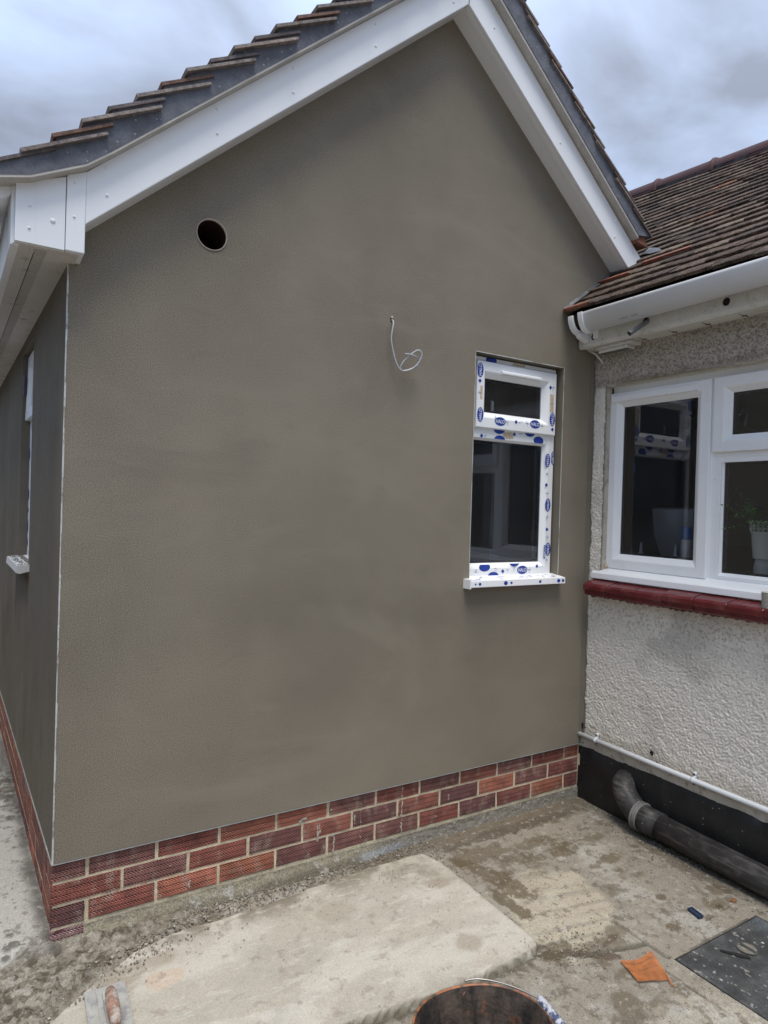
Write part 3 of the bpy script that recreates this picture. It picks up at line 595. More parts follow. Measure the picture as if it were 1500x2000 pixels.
# duct hole
mb = MB(); c0 = circ(.463, 2.366, .0545, 32)
V = [(x, -.003, z) for x, z in c0] + [(x, .62, z) for x, z in c0] + [(.463, .62, 2.366)]
mb.add(V, [(i, (i + 1) % 32, 32 + (i + 1) % 32, 32 + i) for i in range(32)] + [(32 + i, 32 + (i + 1) % 32, 64) for i in range(32)])
dd = mb.obj('vent_duct', MT['duct'], ext, smooth=True)
mb = MB(); n = 32; V = []; F = []
for k, (rr, y) in enumerate([(.0565, .0), (.0558, -.004), (.0535, -.004), (.0530, .006)]):
    V += [(.463 + rr * math.cos(2 * math.pi * i / n), y, 2.366 + rr * math.sin(2 * math.pi * i / n)) for i in range(n)]
for k in range(3): F += [(k * n + i, k * n + (i + 1) % n, (k + 1) * n + (i + 1) % n, (k + 1) * n + i) for i in range(n)]
mb.add(V, F); mb.obj('duct_rim', MT['duct_rim'], dd, smooth=True)

# barge boards, box end
YB = -.11
def bz_bot(x): return 2.228 + (3.560 - 2.228) / 1.503 * x
def bz_top(x): return 2.392 + (3.728 - 2.392) / 1.503 * x
GP = lambda u, v, d: (u, d, v)
mb = MB(); mb.prism([(.034, bz_bot(.034)), (1.5035, 3.560), (1.5035, 3.728), (.034, bz_top(.034))], YB, YB + .02, GP)
mb.prism([(.034, bz_bot(.034)), (1.5035, 3.560), (1.5035, 3.568), (.034, bz_bot(.034) + .009)], YB + .02, YB + .042, GP)   # return lip
bl = bevel(mb.obj('barge_board', MT['upvc'], ext), .003)
mb = MB()
R0 = [(1.5035, 3.560), (2.623, 2.633), (2.717, 2.703), (1.5035, 3.728)]
mb.prism([R0[0], R0[3], R0[2], R0[1]], YB, YB + .02, GP); mb.prism([(1.5035, 3.560), (1.5035, 3.568), (2.629, 2.638), (2.623, 2.633)], YB + .02, YB + .045, GP)
br = bevel(mb.obj('barge_board', MT['upvc'], ext), .003)
mb = MB(); mb.box((1.502, YB - .0012, 3.562), (1.505, YB - .0004, 3.726)); mb.obj('joint_gap', MT['gasket'], br)
# box end panels
mb = MB(); mb.prism([(-.156, 2.166), (-.0225, 2.166), (-.0225, 2.3905), (-.119, 2.348), (-.156, 2.338)], YB, YB + .02, GP)
mb.box((-.103, YB - .0008, 2.168), (-.1018, YB, 2.35)); b1 = bevel(mb.obj('box_end', MT['upvc'], ext), .0025)
mb = MB(); mb.prism([(-.0205, 2.166), (.034, 2.166), (.034, bz_top(.034)), (-.0205, 2.396)], YB - .003, YB + .02, GP)
mb.prism([(-.0205, 2.166), (.034, 2.166), (.034, 2.176), (-.0205, 2.176)], YB + .02, 0, GP); b2 = bevel(mb.obj('box_end', MT['upvc'], ext), .003)
# screw caps
def cap(x, z, parent, rr=.0052, y=YB):
    V = []; F = []; n = 10
    for (q, d) in [(1, 0), (.85, -.0022), (.45, -.0036)]:
        V += [(x + rr * q * math.cos(2 * math.pi * i / n), y + d, z + rr * q * math.sin(2 * math.pi * i / n)) for i in range(n)]
    for k in range(2): F += [(k * n + i, (k + 1) * n + i, (k + 1) * n + (i + 1) % n, k * n + (i + 1) % n) for i in range(n)]
    F.append(tuple(2 * n + i for i in range(n - 1, -1, -1)))
    obj('screw_cap', V, F, MT['upvc'], parent, smooth=True)
for (x, z) in [(.436, 2.752), (.439, 2.670), (.711, 2.993), (.714, 2.907), (.091, 2.450), (.094, 2.365), (1.050, 3.290), (1.053, 3.206), (1.421, 3.533)]: cap(x, z, bl)
for (x, z) in [(1.643, 3.585), (1.646, 3.517), (2.064, 3.236), (2.068, 3.148), (2.471, 2.880), (2.467, 2.802)]: cap(x, z, br)
for (x, z, q) in [(-.118, 2.277, .0045), (-.119, 2.210, .0045), (-.056, 2.247, .008)]: cap(x, z, b1, q)
for (x, z) in [(.002, 2.378), (.002, 2.273)]: cap(x, z, b2, .004, YB - .003)
# raking soffits
mb = MB(); mb.add([(.034, YB + .04, bz_bot(.034) + .003), (1.5035, YB + .04, 3.563), (1.5035, .0, 3.563), (.034, .0, bz_bot(.034) + .003)], [(0, 1, 2, 3)])
mb.add([(1.5035, YB + .043, 3.5635), (2.66, YB + .043, 2.606), (2.66, 0, 2.606), (1.5035, 0, 3.5635)], [(0, 1, 2, 3)])
mb.obj('raking_soffit', MT['upvc'], ext)
# eaves soffit and fascia of the side
FX = -.156; SZ = 2.164
def sh(x, y, z): return (x - K * max(y, 0), y, z)
mb = MB()
for (x0, x1, zz) in [(FX, -.112, SZ), (-.066, .02, SZ)]: mb.box((x0, YB + .02, zz), (x1, 5.2, zz + .008), f=sh)
mb.box((-.112, YB + .02, SZ), (-.066, YB + .035, SZ + .008), f=sh)
mb.obj('eaves_soffit', MT['soffit'], ext)
mb = MB(); y = YB + .036
mb.box((-.112, y, SZ + .010), (-.066, 5.2, SZ + .012), f=sh, mi=1)
mb.box((-.112, y, SZ - .0), (-.1005, 5.2, SZ + .008), f=sh, mi=0); 
while y < 3.4: mb.box((-.100, y, SZ + .0005), (-.0665, y + .0075, SZ + .0030), f=sh, mi=0); y += .0165
mb.obj('soffit_vent', None, ext, mats=[MT['soffit'], MT['gasket']])
mb = MB(); mb.box((FX - .010, YB + .022, SZ - .004), (FX, 5.2, 2.335), f=sh); mb.box((FX - .004, YB + .022, SZ - .005), (FX + .012, 5.2, SZ), f=sh); mb.obj('fascia', MT['upvc'], ext)

# gutter on the left eaves
def halfpipe(mb, cx, cz, rx, rz, y0, y1, t=.003, n=14, f=None):
    V = []; F = []
    for (a, b) in [(rx, rz), (rx - t, rz - t)]:
        for y in (y0, y1):
            for i in range(n + 1):
                th = math.pi + math.pi * i / n; V.append((cx + a * math.cos(th), y, cz + b * math.sin(th)))
    m = n + 1
    for i in range(n):
        F.append((i, i + 1, m + i + 1, m + i)); F.append((2 * m + i, 3 * m + i, 3 * m + i + 1, 2 * m + i + 1)); F.append((i, 2 * m + i, 2 * m + i + 1, i + 1)); F.append((m + i, m + i + 1, 3 * m + i + 1, 3 * m + i))
    F += [(0, m, 3 * m, 2 * m), (n, 2 * m + n, 3 * m + n, m + n)]
    if f: V = [f(*v) for v in V]
    mb.add(V, F)
gl_ = MB(); halfpipe(gl_, -.213, 2.348, .056, .062, -.07, 5.2, f=sh)
gt_ = gl_.obj('gutter', MT['gutter'], ext, smooth=True)
mb = MB(); pr = [(-.213 + .060 * math.cos(math.pi + math.pi * i / 16), 2.352 + .067 * math.sin(math.pi + math.pi * i / 16)) for i in range(17)]
mb.prism(pr, -.082, -.066, GP); bevel(mb.obj('stop_end', MT['gutter'], gt_), .003)
mb = MB()
for yy in (.25, 1.1, 1.95): halfpipe(mb, -.222, 2.334, .060, .067, yy, yy + .03, .004, f=sh)
mb.box((-.168, .25, 2.24), (-.164, .28, 2.33), f=sh); mb.obj('gutter_bracket', MT['gutter'], gt_, split=True)
dp = MB(); dp.tube(spline([(-.225, .03, 2.30), (-.225, .03, 2.22), (-.235, .02, 2.18), (-.27, .0, 2.13), (-.31, -.01, 2.09), (-.34, -.01, 2.04), (-.345, -.01, 1.7)], 6), .031, 18)
dp.tube([(-.225, .03, 2.275), (-.225, .03, 2.225)], .037, 18); dp.tube([(-.343, -.01, 1.96), (-.343, -.01, 1.90)], .036, 18)
dp.obj('gutter_outlet', MT['gutter'], ext, smooth=True)

# undercloak, verge mortar, tiles
mb = MB()
uc = [(-.215, 2.318), (-.12, 2.344), (.028, 2.420), (.10, bz_top(.10) - .002), (1.5035, 3.730)]
mb.prism(uc + [(x, z + .009) for x, z in reversed(uc)], -.150, .3, GP)
ur = [(1.5035, 3.730), (2.60, 2.8135)]; mb.prism([(x, z + .016) for x, z in ur] + list(reversed(ur)), -.148, .3, GP)
mb.obj('undercloak', MT['undercloak'], ext)
ang = math.radians(27.5); TL = .262; TH = .0105
lt = [(-.222 + .0765 * i, 2.350 + .0662 * i) for i in range(23)]
lt[0] = (-.225, 2.362); lt[1] = (-.150, 2.413); 
dirl = (math.cos(ang), math.sin(ang)); norl = (-math.sin(ang), math.cos(ang))
rt_ = [(2.700 - .0766 * i, 2.842 + .0678 * i) for i in range(16)]
def ypos(i, q): return -.163 + q.uniform(-.005, .004)
q = random.Random(8)
mbt = MB(); mv = MB()
pal_v = [(.26, .22, .20), (.22, .185, .17), (.28, .23, .205)]; pal_o = [(.13, .11, .11), (.15, .115, .105), (.17, .10, .075)]
ang2 = math.radians(31)
for side, TP in ((1, lt), (-1, rt_)):
    for i, (tx, tz) in enumerate(TP):
        dx, dz = side * math.cos(ang + (.13 if side < 0 else 0)), math.sin(ang + (.13 if side < 0 else 0)); nx_, nz_ = -side * dz, abs(dx)
        jj = q.uniform(-.004, .004); tx += jj * side
        L_ = TL if i % 2 else TL * .72; TH = .0105 if side > 0 else .008
        pts = [(tx, tz), (tx + dx * L_, tz + dz * L_), (tx + dx * L_ - nx_ * TH * .8, tz + dz * L_ - nz_ * TH * .8), (tx - nx_ * TH, tz - nz_ * TH)]
        if side < 0: pts = pts[::-1]
        y0 = ypos(i, q) - (.006 if i % 2 and side > 0 else .0)
        c = q.choice(pal_v if i % 2 else pal_o); w_ = q.uniform(.85, 1.1); c = tuple(a * w_ for a in c)
        # verge tile then the field tiles of the same course
        mbt.prism(pts[::-1], y0, y0 + .16, GP, c)
        y = y0 + .162
        while y < 5.2:
            w_ = q.uniform(.6, 1.05); cc = tuple(a * w_ for a in q.choice([(.16, .085, .065), (.13, .08, .07), (.2, .1, .07)])); jz = q.uniform(-.002, .003)
            mbt.prism([(a, b + jz) for a, b in pts[::-1]], y, y + .163, (lambda u, v, d: (u - (K * max(d, 0) * (1.503 - u) / 1.5 if u < 1.503 else 0), d, v)), cc); y += .165
    # mortar body, one sloping prism stepped under every tail
    lo = [(x, z + (.008 if side > 0 else .015)) for x, z in (uc if side > 0 else [(2.60, 2.8135), (1.5035, 3.730)])]
    up = []
    for i in range(len(TP) - 1):
        tx, tz = TP[i]; a_ = ang + (.13 if side < 0 else 0); dx, dz = side * math.cos(a_), math.sin(a_); nx_, nz_ = -side * dz, abs(dx)
        up.append((tx + dx * .010 - nx_ * TH, tz + dz * .010 - nz_ * TH)); 
        s_ = abs(TP[i + 1][0] - tx) + .008
        up.append((tx + side * s_, tz + s_ * math.tan(ang) - .002))
    if side > 0: up = [p for p in up if p[0] < 1.5] + [(1.5035, 3.83)]
    else: up = [p for p in up if p[0] > 1.51] + [(1.5035, 3.86)]
    mv.prism((lo + up[::-1])[::side], -.151, -.05, GP)
roof = mbt.obj('roof_tiles', MT['tile'], ext, usecol=True)
vm = mv.obj('verge_mortar', MT['verge'], roof)
mb = MB(); mb.prism([(2.60, 2.80), (2.685, 2.79), (2.66, 2.83), (2.60, 2.86)], -.140, .2, GP); mb.obj('tilting_batten', MT['wood_red'], roof)
# ridge tiles
mb = MB(); y = -.165
while y < 5.1:
    V = []; n = 10
    for yy, ra in ((y, .105), (y + .44, .10)):
        for rr in (ra, ra - .014):
            V += [(1.503 + rr * math.cos(math.pi * i / n), yy, 3.83 + rr * math.sin(math.pi * i / n)) for i in range(n + 1)]
    m = n + 1; F = []
    for i in range(n): F += [(i, i + 1, 2 * m + i + 1, 2 * m + i), (m + i, 3 * m + i, 3 * m + i + 1, m + i + 1), (i, m + i, m + i + 1, i + 1)]
    mb.add(V, F); y += .45
mb.obj('ridge_tiles', MT['ridge'], roof, smooth=False)
# roof deck under tiles so no light leaks
mb = MB(); mb.add([(-.16, .0, 2.345), (-.16 - K * 5.2, 5.2, 2.345), (1.503, 5.2, 3.78), (1.503, 0.0, 3.78), (2.75, 5.2, 2.80), (2.75, 0, 2.80)], [(0, 1, 2, 3), (3, 2, 4, 5)]); mb.obj('roof_deck', MT['felt'], ext)

# ---------------------------------------------------------------- window helper
def ring(mb, o, i, prof, f, mi=0, c=(1, 1, 1)):
    """o,i = (u0,v0,u1,v1) outer and inner rect; prof = [(t,d)...]; mitred frame"""
    loops = []
    for t, d in prof:
        u0, v0, u1, v1 = [o[k] + (i[k] - o[k]) * t for k in range(4)]
        loops.append([f(u0, v0, d), f(u1, v0, d), f(u1, v1, d), f(u0, v1, d)])
    V = [p for l in loops for p in l]; F = []
    for k in range(len(prof) - 1):
        for j in range(4):
            F.append((k * 4 + j, k * 4 + (j + 1) % 4, (k + 1) * 4 + (j + 1) % 4, (k + 1) * 4 + j))
    mb.add(V, F, c, mi)
def pane(name, rect, d, f, parent):
    u0, v0, u1, v1 = rect; return obj(name, [f(u0, v0, d), f(u1, v0, d), f(u1, v1, d), f(u0, v1, d)], [(0, 1, 2, 3)], MT['glass'], parent)
def spacer(rect, d, f, parent, w=.012):
    mb = MB(); ring(mb, rect, (rect[0] + w, rect[1] + w, rect[2] - w, rect[3] - w), [(0, d), (1, d), (1, d + .001)], f); return mb.obj('glazing_spacer', MT['gasket'], parent)
def print_mesh(name, polys, m, parent, f, d):
    mb = MB()
    for P_ in polys: mb.add([f(u, v, d) for u, v in P_], [tuple(range(len(P_)))])
    return mb.obj(name, m, parent)
def clip(P_, lo, hi): return [(min(max(u, lo[0]), hi[0]), min(max(v, lo[1]), hi[1])) for u, v in P_]
def text_polys(txt, size, shear=.25):
    cu = bpy.data.curves.new('t', 'FONT'); cu.body = txt; cu.size = size; cu.align_x = 'CENTER'; cu.align_y = 'CENTER'; cu.shear = shear; cu.offset = size * .02
    to = bpy.data.objects.new('t', cu); me = bpy.data.meshes.new_from_object(to)
    P_ = [v.co[:2] for v in me.vertices]; F = [tuple(p.vertices) for p in me.polygons]; bpy.data.objects.remove(to); bpy.data.curves.remove(cu); bpy.data.meshes.remove(me)
    xs = [p[0] for p in P_]; ys = [p[1] for p in P_]; cx = (min(xs) + max(xs)) / 2; cy = (min(ys) + max(ys)) / 2
    return [(x - cx, y - cy) for x, y in P_], F
TXT = text_polys('HALO', .0240, .15); TX2 = text_polys('FILM', .010)

# ---------------------------------------------------------------- gable window
gw = obj('window', [(1.66, .0545, 1.0), (1.67, .0545, 1.0), (1.67, .0545, 1.0005)], [(0, 1, 2)], MT['upvc'], ext)   # replaced below
bpy.data.objects.remove(gw)
f = lambda u, v, d: (u, d, v)
D0 = .040
mb = MB()
O = (1.664, 1.098, 2.243, 2.126)
ring(mb, O, (1.700, 1.158, 2.180, 2.10), [(0, .11), (0, D0 + .002), (.04, D0), (.62, D0), (.72, D0 + .004), (1, D0 + .020), (1, .11)], f)
mb.box((1.695, D0 - .0, 1.748), (2.186, .10, 1.800)); 
mb.add([f(1.700, 1.748, D0), f(2.180, 1.748, D0), f(2.180, 1.738, D0 + .02), f(1.700, 1.738, D0 + .02)], [(0, 1, 2, 3)])
gw = mb.obj('window', MT['upvc'], ext, label='white window wrapped in blue-printed protective film'); bevel(gw, .0015)
mb = MB(); SO = (1.7215, 1.793, 2.234, 2.103); SI = (1.788, 1.870, 2.154, 2.030)
ring(mb, SO, SI, [(0, D0 + .02), (0, D0 - .012), (.05, D0 - .016), (.62, D0 - .016), (.72, D0 - .012), (1, D0 + .010), (1, D0 + .03)], f)
sash = mb.obj('top_sash', MT['upvc'], gw); 
pane('pane', (1.70, 1.15, 2.182, 1.742), D0 + .024, f, gw); pane('pane', SI, D0 + .014, f, gw)
spacer((1.700, 1.158, 2.180, 1.74), D0 + .030, f, gw, .014); spacer(SI, D0 + .020, f, gw, .011)
# trickle vent hood on the top sash
mb = MB(); vf = lambda x, y, z: (x, y, z - .10 * (x - 1.86) * 0)
mb.prism([(D0 - .016, 2.072), (D0 - .034, 2.064), (D0 - .034, 2.053), (D0 - .016, 2.048)], 1.862, 2.112, lambda y, z, x: (x, y, z)); bevel(mb.obj('trickle_vent', MT['upvc'], gw), .002)
mb = MB(); mb.prism([(D0 + .06, 1.88), (D0 + .05, 1.88), (D0 + .05, 1.935), (D0 + .06, 1.94)], 1.868, 1.882, lambda y, z, x: (x, y, z)); mb.obj('stay_arm', MT['upvc'], gw)
# window cill with drip
mb = MB(); mb.prism([(-.046, 1.088), (-.048, 1.058), (-.036, 1.056), (-.034, 1.066), (.06, 1.076), (.06, 1.100), (.035, 1.100)], 1.664, 2.262, lambda y, z, x: (x, y, z))
gs = mb.obj('window_cill', MT['upvc'], gw); bevel(gs, .0018)
mb = MB(); mb.box((1.657, -.049, 1.052), (1.664, .02, 1.094)); mb.obj('cill_end', MT['upvc'], gw)
# printed film: ovals, diamonds, small marks
def oval(cx, cz, a, b, n=22): return [(cx + a * math.cos(2 * math.pi * i / n), cz + b * math.sin(2 * math.pi * i / n)) for i in range(n)]
OV = [(1.815, 2.113, 'h', 0, (1.70, 2.105), (2.24, 2.1255)), (1.738, 2.058, 'v', 1, (1.7225, 1.80), (1.766, 2.10)), (1.745, 1.852, 'v', 1, None, None), (1.868, 1.831, 'h', 1, None, None), (2.093, 1.838, 'h', 1, None, None),
      (1.877, 1.794, 'h', 0, (1.7, 1.7), (2.2, 1.7925)), (2.075, 1.797, 'h', 0, (1.7, 1.7), (2.2, 1.7925)), (2.135, 1.762, 'h', 0, (1.7, 1.749), (2.2, 1.80)), (1.882, 1.747, 'h', 0, (1.7, 1.749), (2.2, 1.79)),
      (2.209, 1.873, 'v', 1, (2.18, 1.80), (2.2335, 2.1)), (2.2015, 1.668, 'v', 0, (2.186, 1), (2.2425, 2.2)), (2.240, 1.682, 'v', 0, (2.227, 1), (2.2425, 2.2)), (2.213, 1.445, 'v', 0, None, None),
      (2.222, 1.222, 'v', 0, (2.19, 1), (2.2425, 2.2)), (2.199, 1.209, 'v', 0, (2.194, 1), (2.206, 2.2)), (1.813, 1.140, 'h', 0, (1.7, 1.10), (2.2, 1.152)), (2.000, 1.160, 'h', 0, (1.7, 1.135), (2.2, 1.154)), (1.868, 1.096, 'h', 0, (1.7, 1.1), (2.2, 1.13)), (2.053, 1.122, 'h', 0, None, None)]
for (x, z, o_, sp0, lo, hi) in OV:
    b = D0 - .0168 if sp0 else D0 - .0008; mb = MB()
    P_ = oval(x, z, .034, .0205) if o_ == 'h' else oval(x, z, .0185, .034)
    if lo: P_ = clip(P_, lo, hi)
    mb.add([f(u, v, b) for u, v in P_], [tuple(range(len(P_)))], mi=0)
    if not (lo and hi[0] - lo[0] > .1):
        V = [((x + tx * .86, z + tz) if o_ == 'h' else (x - tz * .9, z + tx * .86)) for tx, tz in TXT[0]]
        if lo: V = clip(V, lo, hi)
        mb.add([f(u, v, b - .0006) for u, v in V], TXT[1], mi=1)
    mb.obj('film_logo', None, gw, mats=[MT['film_blue'], MT['film_white']])
mb = MB()
for (x, z, s) in [(1.968, 1.838, 1), (1.737, 2.008, 1), (2.212, 1.823, 1), (2.198, 1.545, 0), (2.212, 1.322, 0), (2.151, 1.138, 0), (1.927, 1.118, 0), (1.974, 1.780, 0), (1.77, 1.757, 0), (2.19, 2.03, 1)]:
    b = D0 - .0168 if s else D0 - .0008; w = .0105; mb.add([f(x - w, z, b), f(x, z - w, b), f(x + w, z, b), f(x, z + w, b)], [(0, 1, 2, 3)])
mb.obj('film_diamond', MT['film_blue'], gw, split=True)
mb = MB(); q2 = random.Random(4)
for (x, z, s, h) in [(1.995, 1.838, 1, 1), (1.91, 1.83, 1, 0), (2.04, 1.835, 1, 0), (1.738, 1.95, 1, 0), (1.735, 2.03, 1, 0), (2.205, 1.95, 1, 0), (2.21, 2.03, 1, 0), (2.20, 1.60, 0, 0), (2.205, 1.50, 0, 0), (2.21, 1.38, 0, 0), (2.215, 1.28, 0, 0), (1.96, 1.122, 0, 1), (2.18, 1.136, 0, 1), (1.88, 1.13, 0, 0), (2.00, 1.13, 0, 0), (2.02, 1.785, 0, 1), (1.80, 1.757, 0, 1), (1.76, 1.115, 0, 0), (2.10, 1.12, 0, 0), (1.84, 1.842, 1, 0), (2.14, 1.83, 1, 0), (2.215, 1.165, 0, 0)]:
    b = D0 - .0168 if s else D0 - .0008
    for k in range(4):
        dx, dz = q2.uniform(-.011, .011), (k - 1.5) * .0032; w = q2.uniform(.003, .009)
        if h: mb.box((x + dx - w, b, z + dz * .8), (x + dx + w, b + .0003, z + dz * .8 + .0013))
        else: mb.box((x + dz, b, z + dx - w), (x + dz + .0012, b + .0003, z + dx + w)); mb.box((x - .010, b, z + .002), (x + .010, b + .0003, z + .0035))
mb.obj('film_small_print', MT['film_pale'], gw)
mb = MB()
for (x0, z0, x1, z1, s) in [(1.902, 1.752, 1.968, 1.790, 0), (2.190, 1.905, 2.216, 2.0, 1), (1.741, 1.92, 1.755, 1.99, 1), (1.95, 2.106, 2.03, 2.124, 0), (2.2345, 1.85, 2.2425, 1.95, 0)]:
    b = D0 - .0163 if s else D0 - .0005; n = 8
    V = [(x0 + (x1 - x0) * i / n, b, z0 + q2.uniform(0, .006)) for i in range(n + 1)] + [(x1 - (x1 - x0) * i / n, b, z1 - q2.uniform(0, .006)) for i in range(n + 1)]
    mb.add(V, [tuple(range(len(V)))])
mb.obj('torn_film', MT['film_tan'], gw, split=True)
# prints on the cill
mb = MB()
for i in range(26):
    t = q2.random(); y = -.040 + .06 * t * .9; z = 1.0892 + (y + .046) * .148; x = q2.uniform(1.68, 2.24); w = q2.uniform(.004, .014)
    mb.add([(x - w, y, z + .0006), (x + w, y, z + .0006), (x + w, y + .0035, z + .0012), (x - w, y + .0035, z + .0012)], [(0, 1, 2, 3)])
for x, s in ((1.715, .008), (1.87, .012), (1.905, .007), (2.09, .008), (2.215, .011), (2.245, .009), (1.69, .005)):
    P_ = oval(x, 1.073, s, s * .8, 12); mb.add([(u, -.0480, v) for u, v in P_], [tuple(range(12))])
mb.obj('film_logo', MT['film_blue'], gw, split=True)
# room inside the extension seen through its windows
mb = MB(); V = [(.12, .12, .2), (2.44, .12, .2), (2.44, 3.2, .2), (.12, 3.2, .2), (.12, .12, 2.29), (2.44, .12, 2.29), (2.44, 3.2, 2.29), (.12, 3.2, 2.29)]
mb.add(V, [(0, 1, 2, 3)], mi=0); mb.add(V, [(4, 7, 6, 5)], mi=1); mb.add(V, [(1, 5, 6, 2)], mi=1); mb.add(V, [(2, 6, 7, 3)], mi=2); mb.add(V, [(3, 7, 4, 0)], mi=0)
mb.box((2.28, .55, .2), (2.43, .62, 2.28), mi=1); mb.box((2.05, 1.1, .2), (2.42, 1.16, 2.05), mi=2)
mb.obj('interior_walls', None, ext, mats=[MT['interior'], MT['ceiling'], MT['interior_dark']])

# ---------------------------------------------------------------- side window
f2 = lambda u, v, d: (-K * u + d, u, v)
mb = MB(); D1 = .038
ring(mb, (.915, 1.10, 1.398, 2.112), (.97, 1.16, 1.335, 2.05), [(0, .10), (0, D1), (.7, D1), (1, D1 + .018), (1, .10)], f2); mb.box((.96, D1, 1.74), (1.345, .09, 1.80), f=lambda x, y, z: f2(x, z, y))
w2 = mb.obj('window', MT['upvc'], ext)
pane('pane', (.965, 1.15, 1.34, 2.06), D1 + .024, f2, w2)
mb = MB(); g2 = lambda u, v, d: (-K * u + d + .018 - .10 * (2.09 - v) * .25, u, v)
ring(mb, (.935, 1.785, 1.39, 2.10), (1.0, 1.85, 1.32, 2.03), [(0, .05), (0, .004), (.7, .004), (1, .02), (1, .05)], g2); mb.obj('top_sash', MT['upvc'], w2)
mb = MB(); q3 = random.Random(6)
for (z, s) in ((1.98, .03), (1.93, .022), (1.62, .03), (1.42, .03), (1.26, .034), (1.18, .02), (1.34, .012)):
    mb.add([f2(u, v, D1 - .0008 if v < 1.78 else .0025) for u, v in clip(oval(1.372, z, .018, s), (1.340, 0), (1.398, 3))], [tuple(range(22))])
mb.obj('film_logo', MT['film_blue'], w2, split=True)
mb = MB(); mb.prism([(-.046, 1.108), (-.050, 1.078), (-.036, 1.074), (.05, 1.095), (.05, 1.118)], .885, 1.43, lambda d, z, y: (-K * y + d, y, z)); c2 = mb.obj('window_cill', MT['upvc_old'], w2)
mb = MB()
for i in range(60):
    y = q3.uniform(.89, 1.42); d = q3.uniform(-.042, .0); z = 1.110 + (d + .046) * .10; s = q3.uniform(.004, .014); n = 7
    pts = [(d + s * .5 * q3.uniform(.5, 1.2) * math.cos(2 * math.pi * k / n), y + s * q3.uniform(.5, 1.2) * math.sin(2 * math.pi * k / n)) for k in range(n)]
    mb.add([(-K * b_ + a_, b_, z + .001) for a_, b_ in pts] + [(-K * y + d, y, z + .004)], [(k, (k + 1) % n, n) for k in range(n)])
mb.obj('render_droppings', MT['reveal'], w2)

# marks cut in the side wall render
mb = MB()
for (y, z0, z1, w) in [(1.45, .72, 1.05, .012), (.70, .60, .66, .004), (.35, .42, .62, .006), (.78, .93, .96, .004), (.16, .74, .80, .003), (.13, .64, .72, .003), (.30, .30, .35, .003)]:
    mb.add([(-K * y - .0007, y, z0), (-K * y - .0007, y + w, (z0 + z1) / 2 - .01), (-K * y - .0007, y + w * .6, z1), (-K * y - .0007, y - w * .3, (z0 + z1) / 2)], [(0, 1, 2, 3)])
mb.obj('trowel_gouge', MT['dark'], ext, split=True)

# ================================================================== OLD HOUSE
hs = empty('pebbledashed_bungalow', (W, -1.0, -.06), 'old cream roughcast bungalow with weathered tiled roof, black painted base and white gutter', 'house')
# roughcast wall, real relief on a fine grid; window opening left out
ya = np.concatenate([np.arange(-1.72, .030, .0037)]); za = np.arange(.262, 2.27, .0036)
YY, ZZ = np.meshgrid(ya, za)
g1 = 1 - cells(YY * .9 + .004 * fbm(YY * 90, ZZ * 90, 3, 2), ZZ + YY * .35, .0082, 21); g2 = 1 - cells(YY, ZZ, .0085, 25); g3 = fbm(YY * 45, ZZ * 45, 27, 4, .6); g4 = fbm(YY * 5, ZZ * 5, 29, 3)
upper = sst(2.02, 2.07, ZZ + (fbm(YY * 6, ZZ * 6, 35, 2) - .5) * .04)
relief = .0062 * np.clip(g1, 0, 1) + .0034 * np.clip(g2, 0, 1) * (.6 + upper) + .005 * (g3 - .5) + .004 * (g4 - .5)
edge = -.004 - .016 * fbm(ZZ * 22, ZZ * 0 + 3, 33, 4, .6) - .010 * fbm(ZZ * 4, ZZ * 0 + 9, 34, 2)
XXw = W - .003 - relief
XXw = XXw + .010 * sst(.0, .02, YY - edge) * 1.0
# soften into the sill / bottom
C = np.empty(YY.shape + (3,)); C[...] = (.78, .735, .655)
C = mixc(C, (.50, .47, .42), sst(.5, .7, g4) * .6); C = mixc(C, (.26, .23, .19), sst(.32, .12, g1) * .45)
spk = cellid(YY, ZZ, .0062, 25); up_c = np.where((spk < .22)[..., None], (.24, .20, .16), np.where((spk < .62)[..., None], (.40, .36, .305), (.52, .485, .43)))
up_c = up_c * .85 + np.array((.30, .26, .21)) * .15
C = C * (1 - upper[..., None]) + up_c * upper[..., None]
low = sst(1.0, .93, ZZ + (g3 - .5) * .12); spk2 = (cellid(YY, ZZ, .0085, 25) < .26)
C = mixc(C, (.22, .18, .14), low * sst(.75, .95, ZZ + (g3 - .5) * .2) * spk2 * .45)
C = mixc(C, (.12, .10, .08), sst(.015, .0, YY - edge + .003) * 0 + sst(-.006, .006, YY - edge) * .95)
C = mixc(C, (.42, .34, .25), sst(.34, .27, ZZ + (g3 - .5) * .1) * .5)
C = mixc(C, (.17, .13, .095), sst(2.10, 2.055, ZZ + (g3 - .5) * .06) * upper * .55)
ny, nx = YY.shape; idx = np.arange(nx * ny).reshape(ny, nx); F = np.stack([idx[:-1, :-1], idx[1:, :-1], idx[1:, 1:], idx[:-1, 1:]], -1).reshape(-1, 4)
yc = YY[:-1, :-1].ravel(); zc = ZZ[:-1, :-1].ravel(); wob = fbm(zc * 25, zc * 0, 5, 3) * .010
topw = 2.048 + .03 * fbm(yc * 8, yc * 0 + 7, 6, 3) - .012
F = F[~((yc < -.082 - wob) & (zc > 1.072) & (zc < topw))]
obj('roughcast_wall', np.stack([XXw, YY, ZZ], -1), F, MT['cream_wall'], hs, smooth=True, col=C.reshape(-1, 3))
